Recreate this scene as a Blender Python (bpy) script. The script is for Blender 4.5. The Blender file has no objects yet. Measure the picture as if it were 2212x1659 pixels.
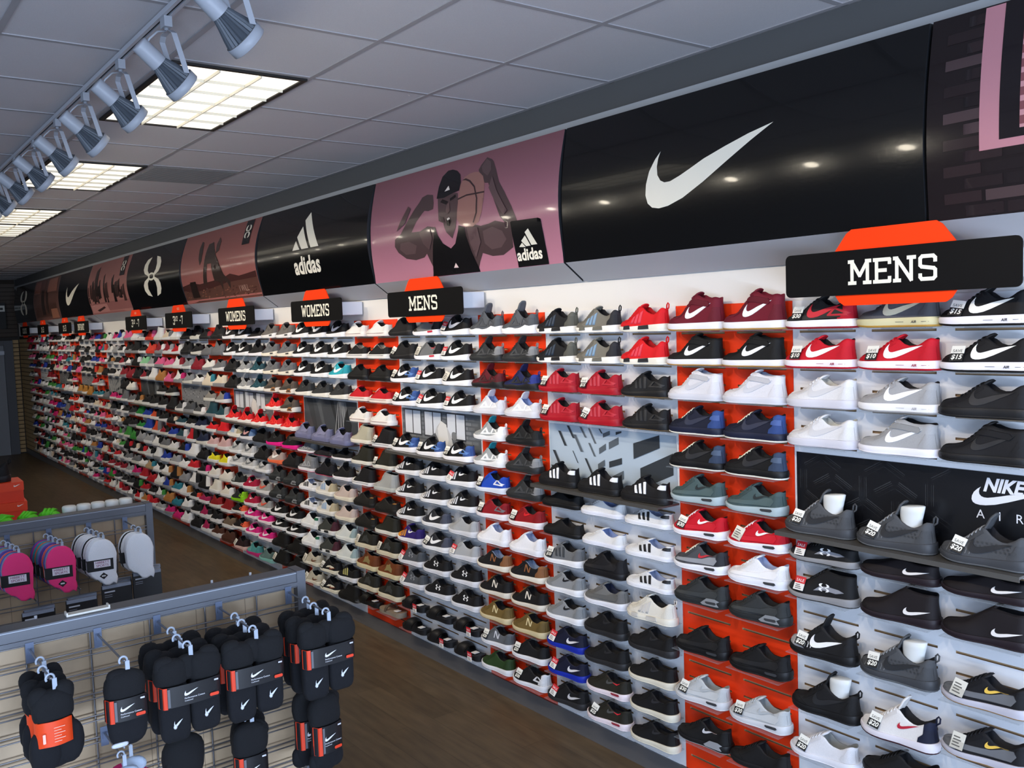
import bpy, bmesh, math, random
import numpy as np
from mathutils import Vector, Matrix
random.seed(7)
C = bpy.context.scene.collection
pi = math.pi
# ------------------------------------------------------------------ camera, world, light, exposure
D = 3.0576          # x of the shoe wall
H = 2.1747          # camera height above the floor
CEIL = 3.274
cam = bpy.data.cameras.new('camera'); co = bpy.data.objects.new('camera', cam); C.objects.link(co)
yaw, pitch, roll = 0.6497683, -0.0693295, -0.0359950
cy, sy, cp, sp = math.cos(yaw), math.sin(yaw), math.cos(pitch), math.sin(pitch)
fw = Vector((sy*cp, cy*cp, sp)); rt = Vector((cy, -sy, 0)); up = rt.cross(fw)
r2 = math.cos(roll)*rt + math.sin(roll)*up; u2 = -math.sin(roll)*rt + math.cos(roll)*up
co.matrix_world = Matrix(((r2.x, u2.x, -fw.x, 0), (r2.y, u2.y, -fw.y, 0), (r2.z, u2.z, -fw.z, H), (0, 0, 0, 1)))
cam.sensor_width = 36; cam.lens = 1968.7/2212*36; cam.clip_start = .05; cam.clip_end = 100
bpy.context.scene.camera = co
sc = bpy.context.scene
sc.view_settings.view_transform = 'Standard'; sc.view_settings.look = 'None'
sc.view_settings.gamma = 1; sc.view_settings.use_curve_mapping = False
sc.view_settings.exposure = -0.08
w = bpy.data.worlds.new('sky'); sc.world = w; w.use_nodes = True
w.node_tree.nodes['Background'].inputs[0].default_value = (.42, .6, 1, 1)
w.node_tree.nodes['Background'].inputs[1].default_value = 1.0
def area(name, loc, rot, sx, sy_, power, col):
    l = bpy.data.lights.new(name, 'AREA'); l.shape = 'RECTANGLE'; l.size = sx; l.size_y = sy_; l.energy = power; l.color = col
    o = bpy.data.objects.new(name, l); C.objects.link(o); o.location = loc; o.rotation_euler = rot
    return o
# daylight through the shop front (behind the camera) and the glass doors on the left, plus an added ceiling fill
area('shopfront_daylight', (-1.4, -3.9, 1.6), (pi/2, 0, 0), 7.4, 2.4, 115, (.60, .77, 1))
area('ceiling_fill', (-1.4, -4.0, .75), (pi/2+math.radians(50), 0, 0), 7.4, .8, 640, (.62, .76, 1))  # added upward fill light, put in to brighten the ceiling
area('side_daylight', (-6.6, 1.0, 1.6), (pi/2, 0, -pi/2), 6.4, 2.4, 85, (.60, .77, 1))

# ------------------------------------------------------------------ materials
def hexl(h):
    h = h.lstrip('#'); v = [int(h[i:i+2], 16)/255 for i in (0, 2, 4)]
    return tuple(c/12.92 if c < .04045 else ((c+.055)/1.055)**2.4 for c in v)
MATS = {}
def mat(name, col='808080', rough=.6, metal=0, spec=.5, noise=0, scale=60, bump=0, coat=0, emit=0, trans=0, ecol=None):
    if name in MATS: return MATS[name]
    m = bpy.data.materials.new(name); m.use_nodes = True; nt = m.node_tree; b = nt.nodes['Principled BSDF']
    c = hexl(col) if isinstance(col, str) else col
    b.inputs['Base Color'].default_value = (*c, 1); b.inputs['Roughness'].default_value = rough
    b.inputs['Metallic'].default_value = metal; b.inputs['Specular IOR Level'].default_value = spec
    b.inputs['Coat Weight'].default_value = coat; b.inputs['Coat Roughness'].default_value = .05
    b.inputs['Transmission Weight'].default_value = trans
    if emit:
        b.inputs['Emission Color'].default_value = (*(ecol or c), 1); b.inputs['Emission Strength'].default_value = emit
    if noise or bump:
        tc = nt.nodes.new('ShaderNodeTexCoord'); n = nt.nodes.new('ShaderNodeTexNoise'); n.inputs['Scale'].default_value = scale
        n.inputs['Detail'].default_value = 4
        nt.links.new(tc.outputs['Object'], n.inputs['Vector'])
        if noise:
            mx = nt.nodes.new('ShaderNodeMix'); mx.data_type = 'RGBA'
            mx.inputs['A'].default_value = (*[x*(1-noise) for x in c], 1); mx.inputs['B'].default_value = (*[min(1, x*(1+noise)) for x in c], 1)
            nt.links.new(n.outputs['Fac'], mx.inputs['Factor']); nt.links.new(mx.outputs['Result'], b.inputs['Base Color'])
        if bump:
            bp = nt.nodes.new('ShaderNodeBump'); bp.inputs['Strength'].default_value = bump; bp.inputs['Distance'].default_value = .002
            nt.links.new(n.outputs['Fac'], bp.inputs['Height']); nt.links.new(bp.outputs['Normal'], b.inputs['Normal'])
    MATS[name] = m; return m
def fab(hexc):     # shoe fabric / leather of a colour
    return mat('fabric_'+hexc, hexc, .7, noise=.10, scale=220, bump=.12, spec=.3)
def rub(hexc): return mat('rubber_'+hexc, hexc, .5, spec=.35)
def ink(hexc, coat=0): return mat('print_'+hexc+('_gloss' if coat else ''), hexc, .55 if not coat else .3, coat=coat)

# ------------------------------------------------------------------ mesh helpers
class MB:
    def __init__(s): s.v = []; s.f = []; s.m = []; s.mats = []; s.sm = []
    def mi(s, m):
        if m not in s.mats: s.mats.append(m)
        return s.mats.index(m)
    def add(s, vs, fs, m, smooth=False):
        o = len(s.v); s.v += [tuple(v) for v in vs]; i = s.mi(m)
        for f in fs: s.f.append(tuple(o+k for k in f)); s.m.append(i); s.sm.append(smooth)
        return s
    def box(s, a, b, m):
        x0, y0, z0 = a; x1, y1, z1 = b
        return s.add([(x0,y0,z0),(x1,y0,z0),(x1,y1,z0),(x0,y1,z0),(x0,y0,z1),(x1,y0,z1),(x1,y1,z1),(x0,y1,z1)],
              [(0,3,2,1),(4,5,6,7),(0,1,5,4),(1,2,6,5),(2,3,7,6),(3,0,4,7)], m)
    def tube(s, pts, r, m, n=8, cap=True, smooth=True):
        pts = [Vector(p) for p in pts]; vs = []; fs = []; N = len(pts)
        rr = r if isinstance(r, (list, tuple)) else [r]*N
        pu = None
        for i, p in enumerate(pts):
            t = (pts[min(i+1, N-1)]-pts[max(i-1, 0)]).normalized()
            if pu is None: pu = t.orthogonal().normalized()
            pu = (pu - t*pu.dot(t)).normalized(); q = t.cross(pu)
            for k in range(n):
                a = 2*pi*k/n; vs.append(p + (pu*math.cos(a)+q*math.sin(a))*rr[i])
        for i in range(N-1):
            for k in range(n):
                fs.append((i*n+k, i*n+(k+1) % n, (i+1)*n+(k+1) % n, (i+1)*n+k))
        if cap: fs += [tuple(range(n))[::-1], tuple(range((N-1)*n, N*n))]
        return s.add(vs, fs, m, smooth)
    def prism(s, poly, mp, t0, t1, m):      # 2-D polygon extruded between depths t0,t1 ; mp(u,v,t)->xyz
        n = len(poly)
        vs = [mp(u, v, t0) for u, v in poly]+[mp(u, v, t1) for u, v in poly]
        fs = [tuple(range(n))[::-1], tuple(range(n, 2*n))]+[(k, (k+1) % n, n+(k+1) % n, n+k) for k in range(n)]
        return s.add(vs, fs, m)
    def obj(s, name, parent=None, loc=None):
        me = bpy.data.meshes.new(name); me.from_pydata(s.v, [], s.f)
        for m in s.mats: me.materials.append(m)
        me.polygons.foreach_set('material_index', s.m); me.polygons.foreach_set('use_smooth', s.sm)
        me.update()
        o = bpy.data.objects.new(name, me); C.objects.link(o)
        if parent: o.parent = parent
        if loc: o.location = loc
        return o
def tag(o, label, cat, group=None, kind=None):
    if label: o['label'] = label
    if cat: o['category'] = cat
    if group: o['group'] = group
    if kind: o['kind'] = kind
    return o
def struct(o): o['kind'] = 'structure'; return o
def empty(name, loc=(0, 0, 0), rz=0):
    o = bpy.data.objects.new(name, None); C.objects.link(o); o.location = loc; o.rotation_euler = (0, 0, rz); o.empty_display_size = .05
    return o
def rrect(x0, y0, x1, y1, r, n=4):
    p = []
    for cx, cy_, a in ((x1-r, y1-r, 0), (x0+r, y1-r, pi/2), (x0+r, y0+r, pi), (x1-r, y0+r, 1.5*pi)):
        for k in range(n+1):
            t = a+pi/2*k/n; p.append((cx+r*math.cos(t), cy_+r*math.sin(t)))
    return p
def decal_bm(poly, mp, step=.02, faces=None):
    """2-D polygon (or ready vert/face set) cut into a grid and laid on a surface mp(u,v)"""
    bm = bmesh.new()
    if faces is None:
        vs = [bm.verts.new((u, v, 0)) for u, v in poly]; f = bm.faces.new(vs); f.normal_update()
        bmesh.ops.triangulate(bm, faces=[f], ngon_method='EAR_CLIP')
    else:
        vs = [bm.verts.new((u, v, 0)) for u, v in poly]
        for f in faces:
            try: bm.faces.new([vs[i] for i in f])
            except ValueError: pass
    us = [v.co.x for v in bm.verts]; ws = [v.co.y for v in bm.verts]
    if step:
        for ax, (a, b) in ((0, (min(us), max(us))), (1, (min(ws), max(ws)))):
            k = math.ceil(a/step)*step
            while k < b:
                no = (1, 0, 0) if ax == 0 else (0, 1, 0)
                bmesh.ops.bisect_plane(bm, geom=bm.verts[:]+bm.edges[:]+bm.faces[:], plane_co=(k if ax == 0 else 0, k if ax == 1 else 0, 0), plane_no=no)
                k += step
    bmesh.ops.recalc_face_normals(bm, faces=bm.faces[:])
    bm.verts.ensure_lookup_table()
    vo = [mp(v.co.x, v.co.y) for v in bm.verts]; fo = [[v.index for v in f.verts] for f in bm.faces]
    bm.free(); return vo, fo
def decal(mb, poly, mp, m, step=.02, faces=None, smooth=True):
    v, f = decal_bm(poly, mp, step, faces); mb.add(v, f, m, smooth)
_tc = {}
def text2d(s, size=1, shear=0, bold=0, align='CENTER'):
    k = (s, shear, bold, align)
    if k not in _tc:
        cu = bpy.data.curves.new('t', 'FONT'); cu.body = s; cu.shear = shear; cu.offset = bold; cu.align_x = align; cu.size = 1; cu.resolution_u = 3
        o = bpy.data.objects.new('t', cu); C.objects.link(o)
        dg = bpy.context.evaluated_depsgraph_get(); me = o.evaluated_get(dg).to_mesh()
        _tc[k] = ([(v.co.x, v.co.y) for v in me.vertices], [tuple(p.vertices) for p in me.polygons])
        o.evaluated_get(dg).to_mesh_clear(); bpy.data.objects.remove(o); bpy.data.curves.remove(cu)
    v, f = _tc[k]; return [(x*size, y*size) for x, y in v], f
def stroke(pts, wd):      # polyline with square joints -> list of convex quads
    out = []
    for (a, b), (c, d) in zip(pts, pts[1:]):
        l = math.hypot(c-a, d-b) or 1; nx, ny = -(d-b)/l*wd/2, (c-a)/l*wd/2; ex, ey = (c-a)/l*wd*.28, (d-b)/l*wd*.28
        out.append([(a-ex+nx, b-ey+ny), (a-ex-nx, b-ey-ny), (c+ex-nx, d+ey-ny), (c+ex+nx, d+ey+ny)])
    return out
# slab-serif sign lettering (cell 1 high)
GL = {'M': (.98, [[(.14,.06),(.14,.94)],[(.14,.94),(.49,.35),(.84,.94)],[(.84,.94),(.84,.06)],[(0,.06),(.3,.06)],[(.68,.06),(.98,.06)],[(0,.94),(.2,.94)],[(.78,.94),(.98,.94)]]),
 'E': (.72, [[(.12,.06),(.12,.94)],[(0,.94),(.68,.94),(.68,.78)],[(.12,.51),(.52,.51)],[(0,.06),(.68,.06),(.68,.22)]]),
 'N': (.88, [[(.12,.06),(.12,.94),(.72,.06),(.72,.94)],[(0,.06),(.26,.06)],[(0,.94),(.14,.94)],[(.58,.94),(.88,.94)]]),
 'S': (.72, [[(.66,.74),(.66,.86),(.58,.94),(.14,.94),(.06,.86),(.06,.6),(.12,.54),(.6,.46),(.66,.4),(.66,.14),(.58,.06),(.12,.06),(.06,.14),(.06,.24)]]),
 'W': (1.02, [[(.1,.94),(.28,.06),(.5,.75),(.72,.06),(.9,.94)],[(0,.94),(.22,.94)],[(.78,.94),(1.02,.94)]]),
 'O': (.76, [[(.16,.06),(.06,.16),(.06,.84),(.16,.94),(.58,.94),(.68,.84),(.68,.16),(.58,.06),(.16,.06)]]),
 'C': (.7, [[(.64,.72),(.64,.86),(.54,.94),(.16,.94),(.06,.84),(.06,.16),(.16,.06),(.54,.06),(.64,.14),(.64,.28)]]),
 'L': (.68, [[(.14,.94),(.14,.06)],[(0,.94),(.28,.94)],[(0,.06),(.62,.06),(.62,.26)]]),
 'A': (.84, [[(.1,.06),(.3,.94),(.5,.94),(.72,.06)],[(.2,.36),(.62,.36)],[(0,.06),(.22,.06)],[(.6,.06),(.84,.06)]]),
 'T': (.74, [[(.35,.06),(.35,.94)],[(0,.76),(0,.94),(.7,.94),(.7,.76)],[(.2,.06),(.5,.06)]]),
 'D': (.76, [[(.12,.06),(.12,.94)],[(0,.94),(.56,.94),(.68,.82),(.68,.18),(.56,.06),(0,.06)]]),
 'I': (.4, [[(.18,.06),(.18,.94)],[(0,.94),(.36,.94)],[(0,.06),(.36,.06)]]),
 'F': (.68, [[(.12,.06),(.12,.94)],[(0,.94),(.64,.94),(.64,.76)],[(.12,.51),(.5,.51)],[(0,.06),(.28,.06)]]),
 'K': (.8, [[(.12,.06),(.12,.94)],[(.66,.94),(.14,.46),(.7,.06)]]),
 '1': (.42, [[(.02,.78),(.2,.94),(.2,.06)],[(0,.06),(.4,.06)]]),
 '3': (.66, [[(.06,.8),(.06,.94),(.6,.94),(.6,.56),(.26,.52)],[(.6,.5),(.6,.06),(.06,.06),(.06,.22)]]),
 '7': (.62, [[(.04,.76),(.04,.94),(.56,.94),(.3,.06)]]), '2': (.66, [[(.06,.76),(.06,.94),(.58,.94),(.58,.56),(.06,.06),(.62,.06)]]),
 '0': (.7, [[(.06,.06),(.06,.94),(.64,.94),(.64,.06),(.06,.06)]]), '5': (.66, [[(.6,.94),(.06,.94),(.06,.54),(.6,.54),(.6,.06),(.04,.06)]]),
 '-': (.4, [[(.05,.45),(.33,.45)]]), '/': (.3, [[(.02,0),(.26,1)]]), ' ': (.3, [])}
def lettering(s, h, x0, y0, wx=1.0, wd=.15, sp_=.15, centre=True):
    tot = sum(GL[c][0]*wx+sp_ for c in s)-sp_; x = -tot/2 if centre else 0; out = []
    for c in s:
        wc, st = GL[c]
        for pl in st:
            for q in stroke([(x+a*wx, b) for a, b in pl], wd): out.append([(x0+a*h, y0+b*h) for a, b in q])
        x += wc*wx+sp_
    return out
UAH = [(.36,1),(.14,.95),(.03,.83),(.02,.70),(.1,.6),(.26,.54),(.4,.50),(.36,.58),(.27,.66),(.25,.8)]
def ua_polys():
    o = []
    for fx in (0, 1):
        for fy in (0, 1):
            o.append([((1-x) if fx else x, (1-y) if fy else y) for x, y in UAH])
    n = 14; ring = [(.5+.19*math.cos(2*pi*k/n), .5+.10*math.sin(2*pi*k/n)) for k in range(n)]; rin = [(.5+.13*math.cos(2*pi*k/n), .5+.055*math.sin(2*pi*k/n)) for k in range(n)]
    for k in range(n): o.append([ring[k], ring[(k+1) % n], rin[(k+1) % n], rin[k]])
    return o
AB = [[(0,0),(.15,.26),(.30,0)],[(.19,.36),(.385,.64),(.66,0),(.38,0)],[(.43,.80),(.60,1.0),(1.06,0),(.75,0)]]
SWOOSH=[(0.13, 0.364), (0.083, 0.318), (0.034, 0.248), (0.006, 0.167), (0.0, 0.097), (0.017, 0.043), (0.055, 0.012), (0.115, 0.0), (0.195, 0.007), (0.321, 0.042), (0.49, 0.119), (0.67, 0.215), (0.841, 0.306), (1.0, 0.385), (0.826, 0.351), (0.655, 0.306), (0.493, 0.258), (0.382, 0.214), (0.296, 0.182), (0.218, 0.159), (0.169, 0.159), (0.134, 0.176), (0.108, 0.214), (0.102, 0.269), (0.111, 0.321)]
ATH={'skinL': [(0.736, 0.475), (0.671, 0.485), (0.618, 0.475), (0.585, 0.445), (0.541, 0.414), (0.461, 0.35), (0.38, 0.279), (0.311, 0.254), (0.303, 0.211), (0.34, 0.171), (0.426, 0.128), (0.534, 0.112), (0.631, 0.121), (0.663, 0.14), (0.691, 0.091), (0.729, 0.029), (0.766, 0.144), (0.773, 0.284), (0.692, 0.297), (0.607, 0.276), (0.511, 0.279), (0.569, 0.34), (0.634, 0.38), (0.656, 0.392), (0.697, 0.385), (0.75, 0.391), (0.752, 0.426)], 'skinR': [(1.243, 0.612), (1.197, 0.578), (1.178, 0.553), (1.212, 0.505), (1.255, 0.472), (1.286, 0.468), (1.322, 0.414), (1.371, 0.333), (1.403, 0.276), (1.443, 0.24), (1.359, 0.259), (1.298, 0.249), (1.227, 0.245), (1.156, 0.263), (1.082, 0.265), (1.079, 0.209), (1.128, 0.049), (1.159, 0.007), (1.186, 0.056), (1.221, 0.1), (1.308, 0.077), (1.403, 0.075), (1.496, 0.108), (1.499, 0.171), (1.551, 0.235), (1.505, 0.318), (1.441, 0.4), (1.385, 0.46), (1.345, 0.53), (1.312, 0.578), (1.292, 0.594)], 'face': [(0.792, 0.462), (0.808, 0.373), (0.815, 0.315), (0.864, 0.298), (0.872, 0.274), (0.89, 0.244), (0.947, 0.204), (0.988, 0.263), (1.0, 0.318), (1.009, 0.397), (0.997, 0.454)], 'cap': [(0.869, 0.596), (0.818, 0.569), (0.793, 0.514), (0.785, 0.446), (0.861, 0.442), (0.94, 0.456), (1.011, 0.464), (1.019, 0.508), (1.002, 0.555), (0.965, 0.581), (0.917, 0.595)], 'ball': [(1.141, 0.547), (1.095, 0.545), (1.048, 0.532), (1.018, 0.497), (1.004, 0.397), (1.0, 0.307), (1.026, 0.276), (1.082, 0.254), (1.155, 0.249), (1.21, 0.269), (1.239, 0.315), (1.256, 0.39), (1.254, 0.466), (1.23, 0.513), (1.186, 0.541)], 'tank': [(0.773, 0.29), (0.801, 0.235), (0.848, 0.184), (0.925, 0.149), (0.974, 0.173), (1.01, 0.238), (1.018, 0.269), (1.078, 0.254), (1.083, 0.209), (1.121, 0.116), (1.18, -0.005), (0.955, -0.017), (0.701, -0.002), (0.718, 0.089), (0.744, 0.193), (0.76, 0.238)], 'mouth': [(0.894, 0.318), (0.929, 0.326), (0.948, 0.301), (0.931, 0.274), (0.902, 0.281)], 'teeth': [(0.904, 0.319), (0.929, 0.324), (0.936, 0.314), (0.909, 0.308)], 'plate': [(1.493, 0.235), (1.502, 0.24), (1.718, 0.235), (1.74, 0.227), (1.753, 0.148), (1.768, -0.001), (1.522, -0.006), (1.506, 0.128)], 'ab1': [(1.549, 0.104), (1.576, 0.124), (1.602, 0.099)], 'ab2': [(1.571, 0.133), (1.606, 0.158), (1.642, 0.104), (1.607, 0.103)], 'ab3': [(1.607, 0.174), (1.636, 0.19), (1.697, 0.106), (1.65, 0.106)], 'hlL': [(0.376, 0.224), (0.476, 0.228), (0.561, 0.196), (0.537, 0.15), (0.428, 0.152), (0.363, 0.188)], 'hlR': [(1.244, 0.216), (1.332, 0.23), (1.416, 0.2), (1.448, 0.154), (1.396, 0.116), (1.31, 0.112), (1.25, 0.15)], 'fist': [(1.243, 0.604), (1.286, 0.581), (1.302, 0.536), (1.274, 0.507), (1.222, 0.536), (1.205, 0.566)], 'seam1': [(1.028, 0.518), (1.066, 0.524), (1.112, 0.507), (1.165, 0.467), (1.198, 0.397), (1.198, 0.32), (1.165, 0.268), (1.156, 0.271), (1.185, 0.321), (1.185, 0.398), (1.154, 0.463), (1.104, 0.499), (1.066, 0.513)], 'seam2': [(1.005, 0.42), (1.09, 0.432), (1.258, 0.428), (1.258, 0.42), (1.089, 0.423), (1.004, 0.411)], 'abt': [(0.929, 0.039), (0.954, 0.066), (0.977, 0.038)], 'capmark': [(0.863, 0.477), (0.899, 0.506), (0.916, 0.481)]}
SHOES = [
[
 [(2.011,2.104,'bred','30'),(1.707,2.104,'gryg'),(1.409,2.104,'bkaf','15')],
 [(2.019,1.956,'rdaf','10'),(1.706,1.956,'rdaf','10'),(1.404,1.956,'bkaf','15')],
 [(2.013,1.808,'whl'),(1.706,1.808,'gyl'),(1.41,1.808,'bbl')],
 [(2.012,1.66,'whl'),(1.708,1.66,'gym'),(1.41,1.66,'bbm')],
 [(2.02,1.327,'kdg','20','i'),(1.714,1.327,'kdg','20','i'),(1.406,1.327,'kdg','20')],
 [(2.012,1.216,'ual','S'),(1.707,1.216,'kob'),(1.406,1.216,'kob')],
 [(2.019,1.068,'uam','S'),(1.707,1.068,'kobm'),(1.406,1.068,'kobm')],
 [(2.019,0.846,'kdbw','20'),(1.715,0.846,'kdg','20','i'),(1.409,0.846,'met','G')],
 [(2.011,0.624,'kdb','','i'),(1.713,0.624,'kdw','20'),(1.409,0.661,'met','G')],
 [(2.02,0.439,'whr','20'),(1.707,0.476,'bkmesh')]],
[
 [(2.62,2.104,'mar'),(2.316,2.104,'mar')],
 [(2.629,1.956,'bkm'),(2.324,1.956,'bkm')],
 [(2.629,1.808,'whm'),(2.322,1.808,'whm')],
 [(2.629,1.66,'nvl'),(2.324,1.66,'nvl')],
 [(2.629,1.512,'bkl'),(2.324,1.512,'bkl')],
 [(2.629,1.364,'tlam'),(2.324,1.364,'tlam')],
 [(2.621,1.216,'rdam','30'),(2.316,1.216,'rdam','G')],
 [(2.621,1.068,'gram'),(2.317,1.068,'wham')],
 [(2.621,0.92,'cham'),(2.316,0.92,'cham')],
 [(2.621,0.698,'bkam'),(2.318,0.698,'bkam')],
 [(2.629,0.476,'ltd','30'),(2.322,0.476,'ltd','30')],
 [(2.621,0.291,'shox'),(2.324,0.291,'bkmesh')]],
[
 [(3.536,2.104,'nmb'),(3.23,2.104,'nmg'),(2.926,2.104,'nmr')],
 [(3.544,1.956,'nmb'),(3.239,1.956,'nmg'),(2.931,1.956,'nmr')],
 [(3.535,1.808,'zxr','15'),(3.231,1.808,'zxr','15'),(2.926,1.808,'zxb')],
 [(3.536,1.66,'zxr','15'),(3.235,1.66,'zxr','15'),(2.926,1.66,'zxb')],
 [(3.544,1.327,'ssb'),(3.239,1.327,'ssb'),(2.933,1.327,'ssb')],
 [(3.535,1.216,'bpl'),(3.231,1.216,'wsh'),(2.926,1.216,'ssw')],
 [(3.535,1.068,'bpl'),(3.231,1.068,'wsh'),(2.925,1.068,'ssw')],
 [(3.535,0.92,'zxg','10'),(3.23,0.92,'bpm'),(2.926,0.92,'ssw')],
 [(3.535,0.772,'rog'),(3.23,0.772,'gpm'),(2.925,0.772,'nmw')],
 [(3.536,0.624,'rog'),(3.239,0.624,'rob'),(2.925,0.624,'rob')],
 [(3.536,0.476,'tnn','S'),(3.238,0.476,'rob'),(2.927,0.476,'roc')],
 [(3.535,0.328,'tnn','S'),(3.23,0.328,'olv'),(2.925,0.328,'roc')],
 [(3.543,0.18,'tnb','S'),(3.231,0.18,'olv','25'),(2.926,0.18,'roc')]],
[
 [(4.144,2.104,'hug'),(3.841,2.104,'hug')],
 [(4.153,1.956,'hud'),(3.848,1.956,'hud')],
 [(4.145,1.808,'hum'),(3.841,1.808,'hun')],
 [(4.144,1.66,'huw'),(3.84,1.66,'huw')],
 [(4.145,1.512,'hut'),(3.84,1.512,'hub')],
 [(4.153,1.364,'hut'),(3.849,1.364,'hud')],
 [(4.144,1.216,'prb','20'),(3.848,1.216,'hud')],
 [(4.145,1.068,'prr','15'),(3.84,1.068,'ror','20')],
 [(4.145,0.92,'row'),(3.84,0.92,'row')],
 [(4.153,0.772,'nbb'),(3.841,0.772,'nbb')],
 [(4.144,0.624,'nbk'),(3.84,0.624,'nbk')],
 [(4.15,0.476,'nbt'),(3.84,0.476,'nbt')],
 [(4.145,0.328,'nbg','20'),(3.848,0.328,'bkw','20')],
 [(4.153,0.18,'grn'),(3.846,0.18,'bkh','30')]],
[
 [(5.067,2.104,'bkr'),(4.762,2.104,'olg'),(4.45,2.104,'bnk','S')],
 [(5.059,1.956,'bkr','15'),(4.755,1.956,'olg','G'),(4.458,1.956,'bnk','S')],
 [(5.063,1.808,'bnb','15'),(4.762,1.808,'bnk','S'),(4.455,1.808,'bnk','G')],
 [(5.059,1.66,'bnb','15'),(4.762,1.66,'bnk','S'),(4.451,1.66,'bnk','S')],
 [(5.068,1.364,'bnb','15'),(4.762,1.364,'bnb','15'),(4.458,1.364,'bnb','15')],
 [(5.059,1.216,'zeb'),(4.755,1.216,'zeb'),(4.453,1.216,'zeb','S')],
 [(5.06,1.068,'zeb'),(4.757,1.068,'zeb'),(4.45,1.068,'zeb')],
 [(5.067,0.92,'zeb'),(4.755,0.92,'gnk'),(4.449,0.92,'lgr')],
 [(5.068,0.772,'orp'),(4.755,0.772,'gnk','15'),(4.449,0.772,'lgr','S')],
 [(5.067,0.624,'uag','S'),(4.763,0.624,'uab'),(4.45,0.624,'uab')],
 [(5.059,0.476,'uag','S'),(4.754,0.476,'uab'),(4.45,0.476,'uab')],
 [(5.059,0.328,'sld','S'),(4.755,0.328,'sld'),(4.45,0.328,'sld','S')],
 [(5.059,0.18,'sld'),(4.754,0.18,'sld','S'),(4.45,0.18,'sld','S')]],
[
 [(5.677,2.104,'cvw'),(5.365,2.104,'cvw')],
 [(5.673,1.956,'cvb'),(5.372,1.956,'cvb')],
 [(5.677,1.808,'cvk'),(5.364,1.808,'cvk')],
 [(5.677,1.66,'cvr'),(5.373,1.66,'cvr')],
 [(5.677,1.512,'cvw'),(5.372,1.512,'cvw')],
 [(5.669,1.364,'chc'),(5.364,1.364,'chb','15')],
 [(5.676,1.216,'chd'),(5.372,1.216,'chd','15')],
 [(5.677,1.068,'chb'),(5.364,1.068,'chg')],
 [(5.673,0.92,'vnb'),(5.364,0.92,'vnb')],
 [(5.669,0.772,'vnb'),(5.372,0.772,'chd')],
 [(5.676,0.624,'chk','G'),(5.369,0.624,'chk','G')],
 [(5.669,0.476,'chn'),(5.364,0.476,'chn')],
 [(5.671,0.328,'chk'),(5.372,0.328,'chk')],
 [(5.669,0.217,'sdb'),(5.364,0.217,'sdg')]],
[
 [(6.591,2.104,'bnk'),(6.286,2.104,'bnk'),(5.981,2.104,'bnk')],
 [(6.583,1.956,'bnk'),(6.278,1.956,'bnk'),(5.974,1.956,'bnk')],
 [(6.583,1.808,'bnk'),(6.285,1.808,'bnk'),(5.974,1.808,'tqr')],
 [(6.583,1.66,'dgr'),(6.279,1.66,'dgr'),(5.98,1.66,'dgr')],
 [(6.592,1.327,'lil'),(6.286,1.327,'lil'),(5.981,1.327,'lil')],
 [(6.584,1.216,'gpk'),(6.278,1.216,'dkp'),(5.981,1.216,'dkw')],
 [(6.591,1.068,'gpk'),(6.279,1.068,'dkp'),(5.981,1.068,'dkw')],
 [(6.585,0.92,'ssw'),(6.286,0.92,'wbl'),(5.974,0.92,'pbg')],
 [(6.584,0.772,'ssw'),(6.285,0.772,'wbl'),(5.974,0.772,'pbg')],
 [(6.584,0.624,'stn'),(6.287,0.624,'eqt'),(5.98,0.624,'mnt')],
 [(6.587,0.476,'stn'),(6.278,0.476,'eqt'),(5.982,0.476,'mnt')],
 [(6.591,0.328,'bei','G'),(6.278,0.328,'wbk','20'),(5.982,0.328,'bad')],
 [(6.591,0.18,'bei','G'),(6.286,0.18,'wbk','20'),(5.981,0.18,'bhi')]],
[
 [(7.193,2.104,'thg'),(6.888,2.104,'thg')],
 [(7.201,1.956,'thw'),(6.888,1.956,'thw')],
 [(7.201,1.808,'thw'),(6.896,1.808,'thw')],
 [(7.201,1.66,'amt'),(6.888,1.66,'amt')],
 [(7.193,1.512,'hur'),(6.888,1.512,'amt')],
 [(7.196,1.364,'hur'),(6.896,1.364,'hur')],
 [(7.201,1.216,'bpk'),(6.89,1.216,'bpk')],
 [(7.192,1.068,'pch'),(6.888,1.068,'bkr')],
 [(7.193,0.92,'cham'),(6.896,0.92,'cham')],
 [(7.201,0.772,'cham'),(6.888,0.772,'cham')],
 [(7.198,0.624,'bnk'),(6.891,0.624,'bnk')],
 [(7.193,0.513,'bnk'),(6.888,0.513,'bnk')],
 [(7.193,0.365,'bhi'),(6.888,0.365,'bhi')],
 [(7.201,0.217,'bhi','G'),(6.889,0.217,'bhi')]],
[
 [(8.108,2.104,'bnk'),(7.802,2.104,'bnk'),(7.505,2.104,'dkw')],
 [(8.115,1.956,'bnk'),(7.81,1.956,'bnk'),(7.506,1.956,'dkw')],
 [(8.115,1.808,'bkr'),(7.802,1.808,'huy'),(7.505,1.808,'hul')],
 [(8.116,1.66,'bkr'),(7.81,1.66,'huy'),(7.505,1.66,'hul')],
 [(8.115,1.364,'hur'),(7.81,1.364,'hur'),(7.506,1.364,'hur')],
 [(8.115,1.216,'wbl'),(7.811,1.216,'blb'),(7.506,1.216,'bkr')],
 [(8.107,1.068,'wgr'),(7.803,1.068,'wgr'),(7.497,1.068,'bkr')],
 [(8.108,0.957,'wgr'),(7.802,0.957,'wgr'),(7.497,0.957,'wgr')],
 [(8.107,0.772,'cam'),(7.802,0.772,'pkd'),(7.501,0.772,'gor')],
 [(8.108,0.624,'blm'),(7.802,0.624,'pkd'),(7.498,0.624,'gor')],
 [(8.116,0.513,'bor'),(7.81,0.513,'hpk'),(7.497,0.513,'hpk')],
 [(8.108,0.365,'bor'),(7.803,0.365,'hpk'),(7.497,0.365,'hpk')],
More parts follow.
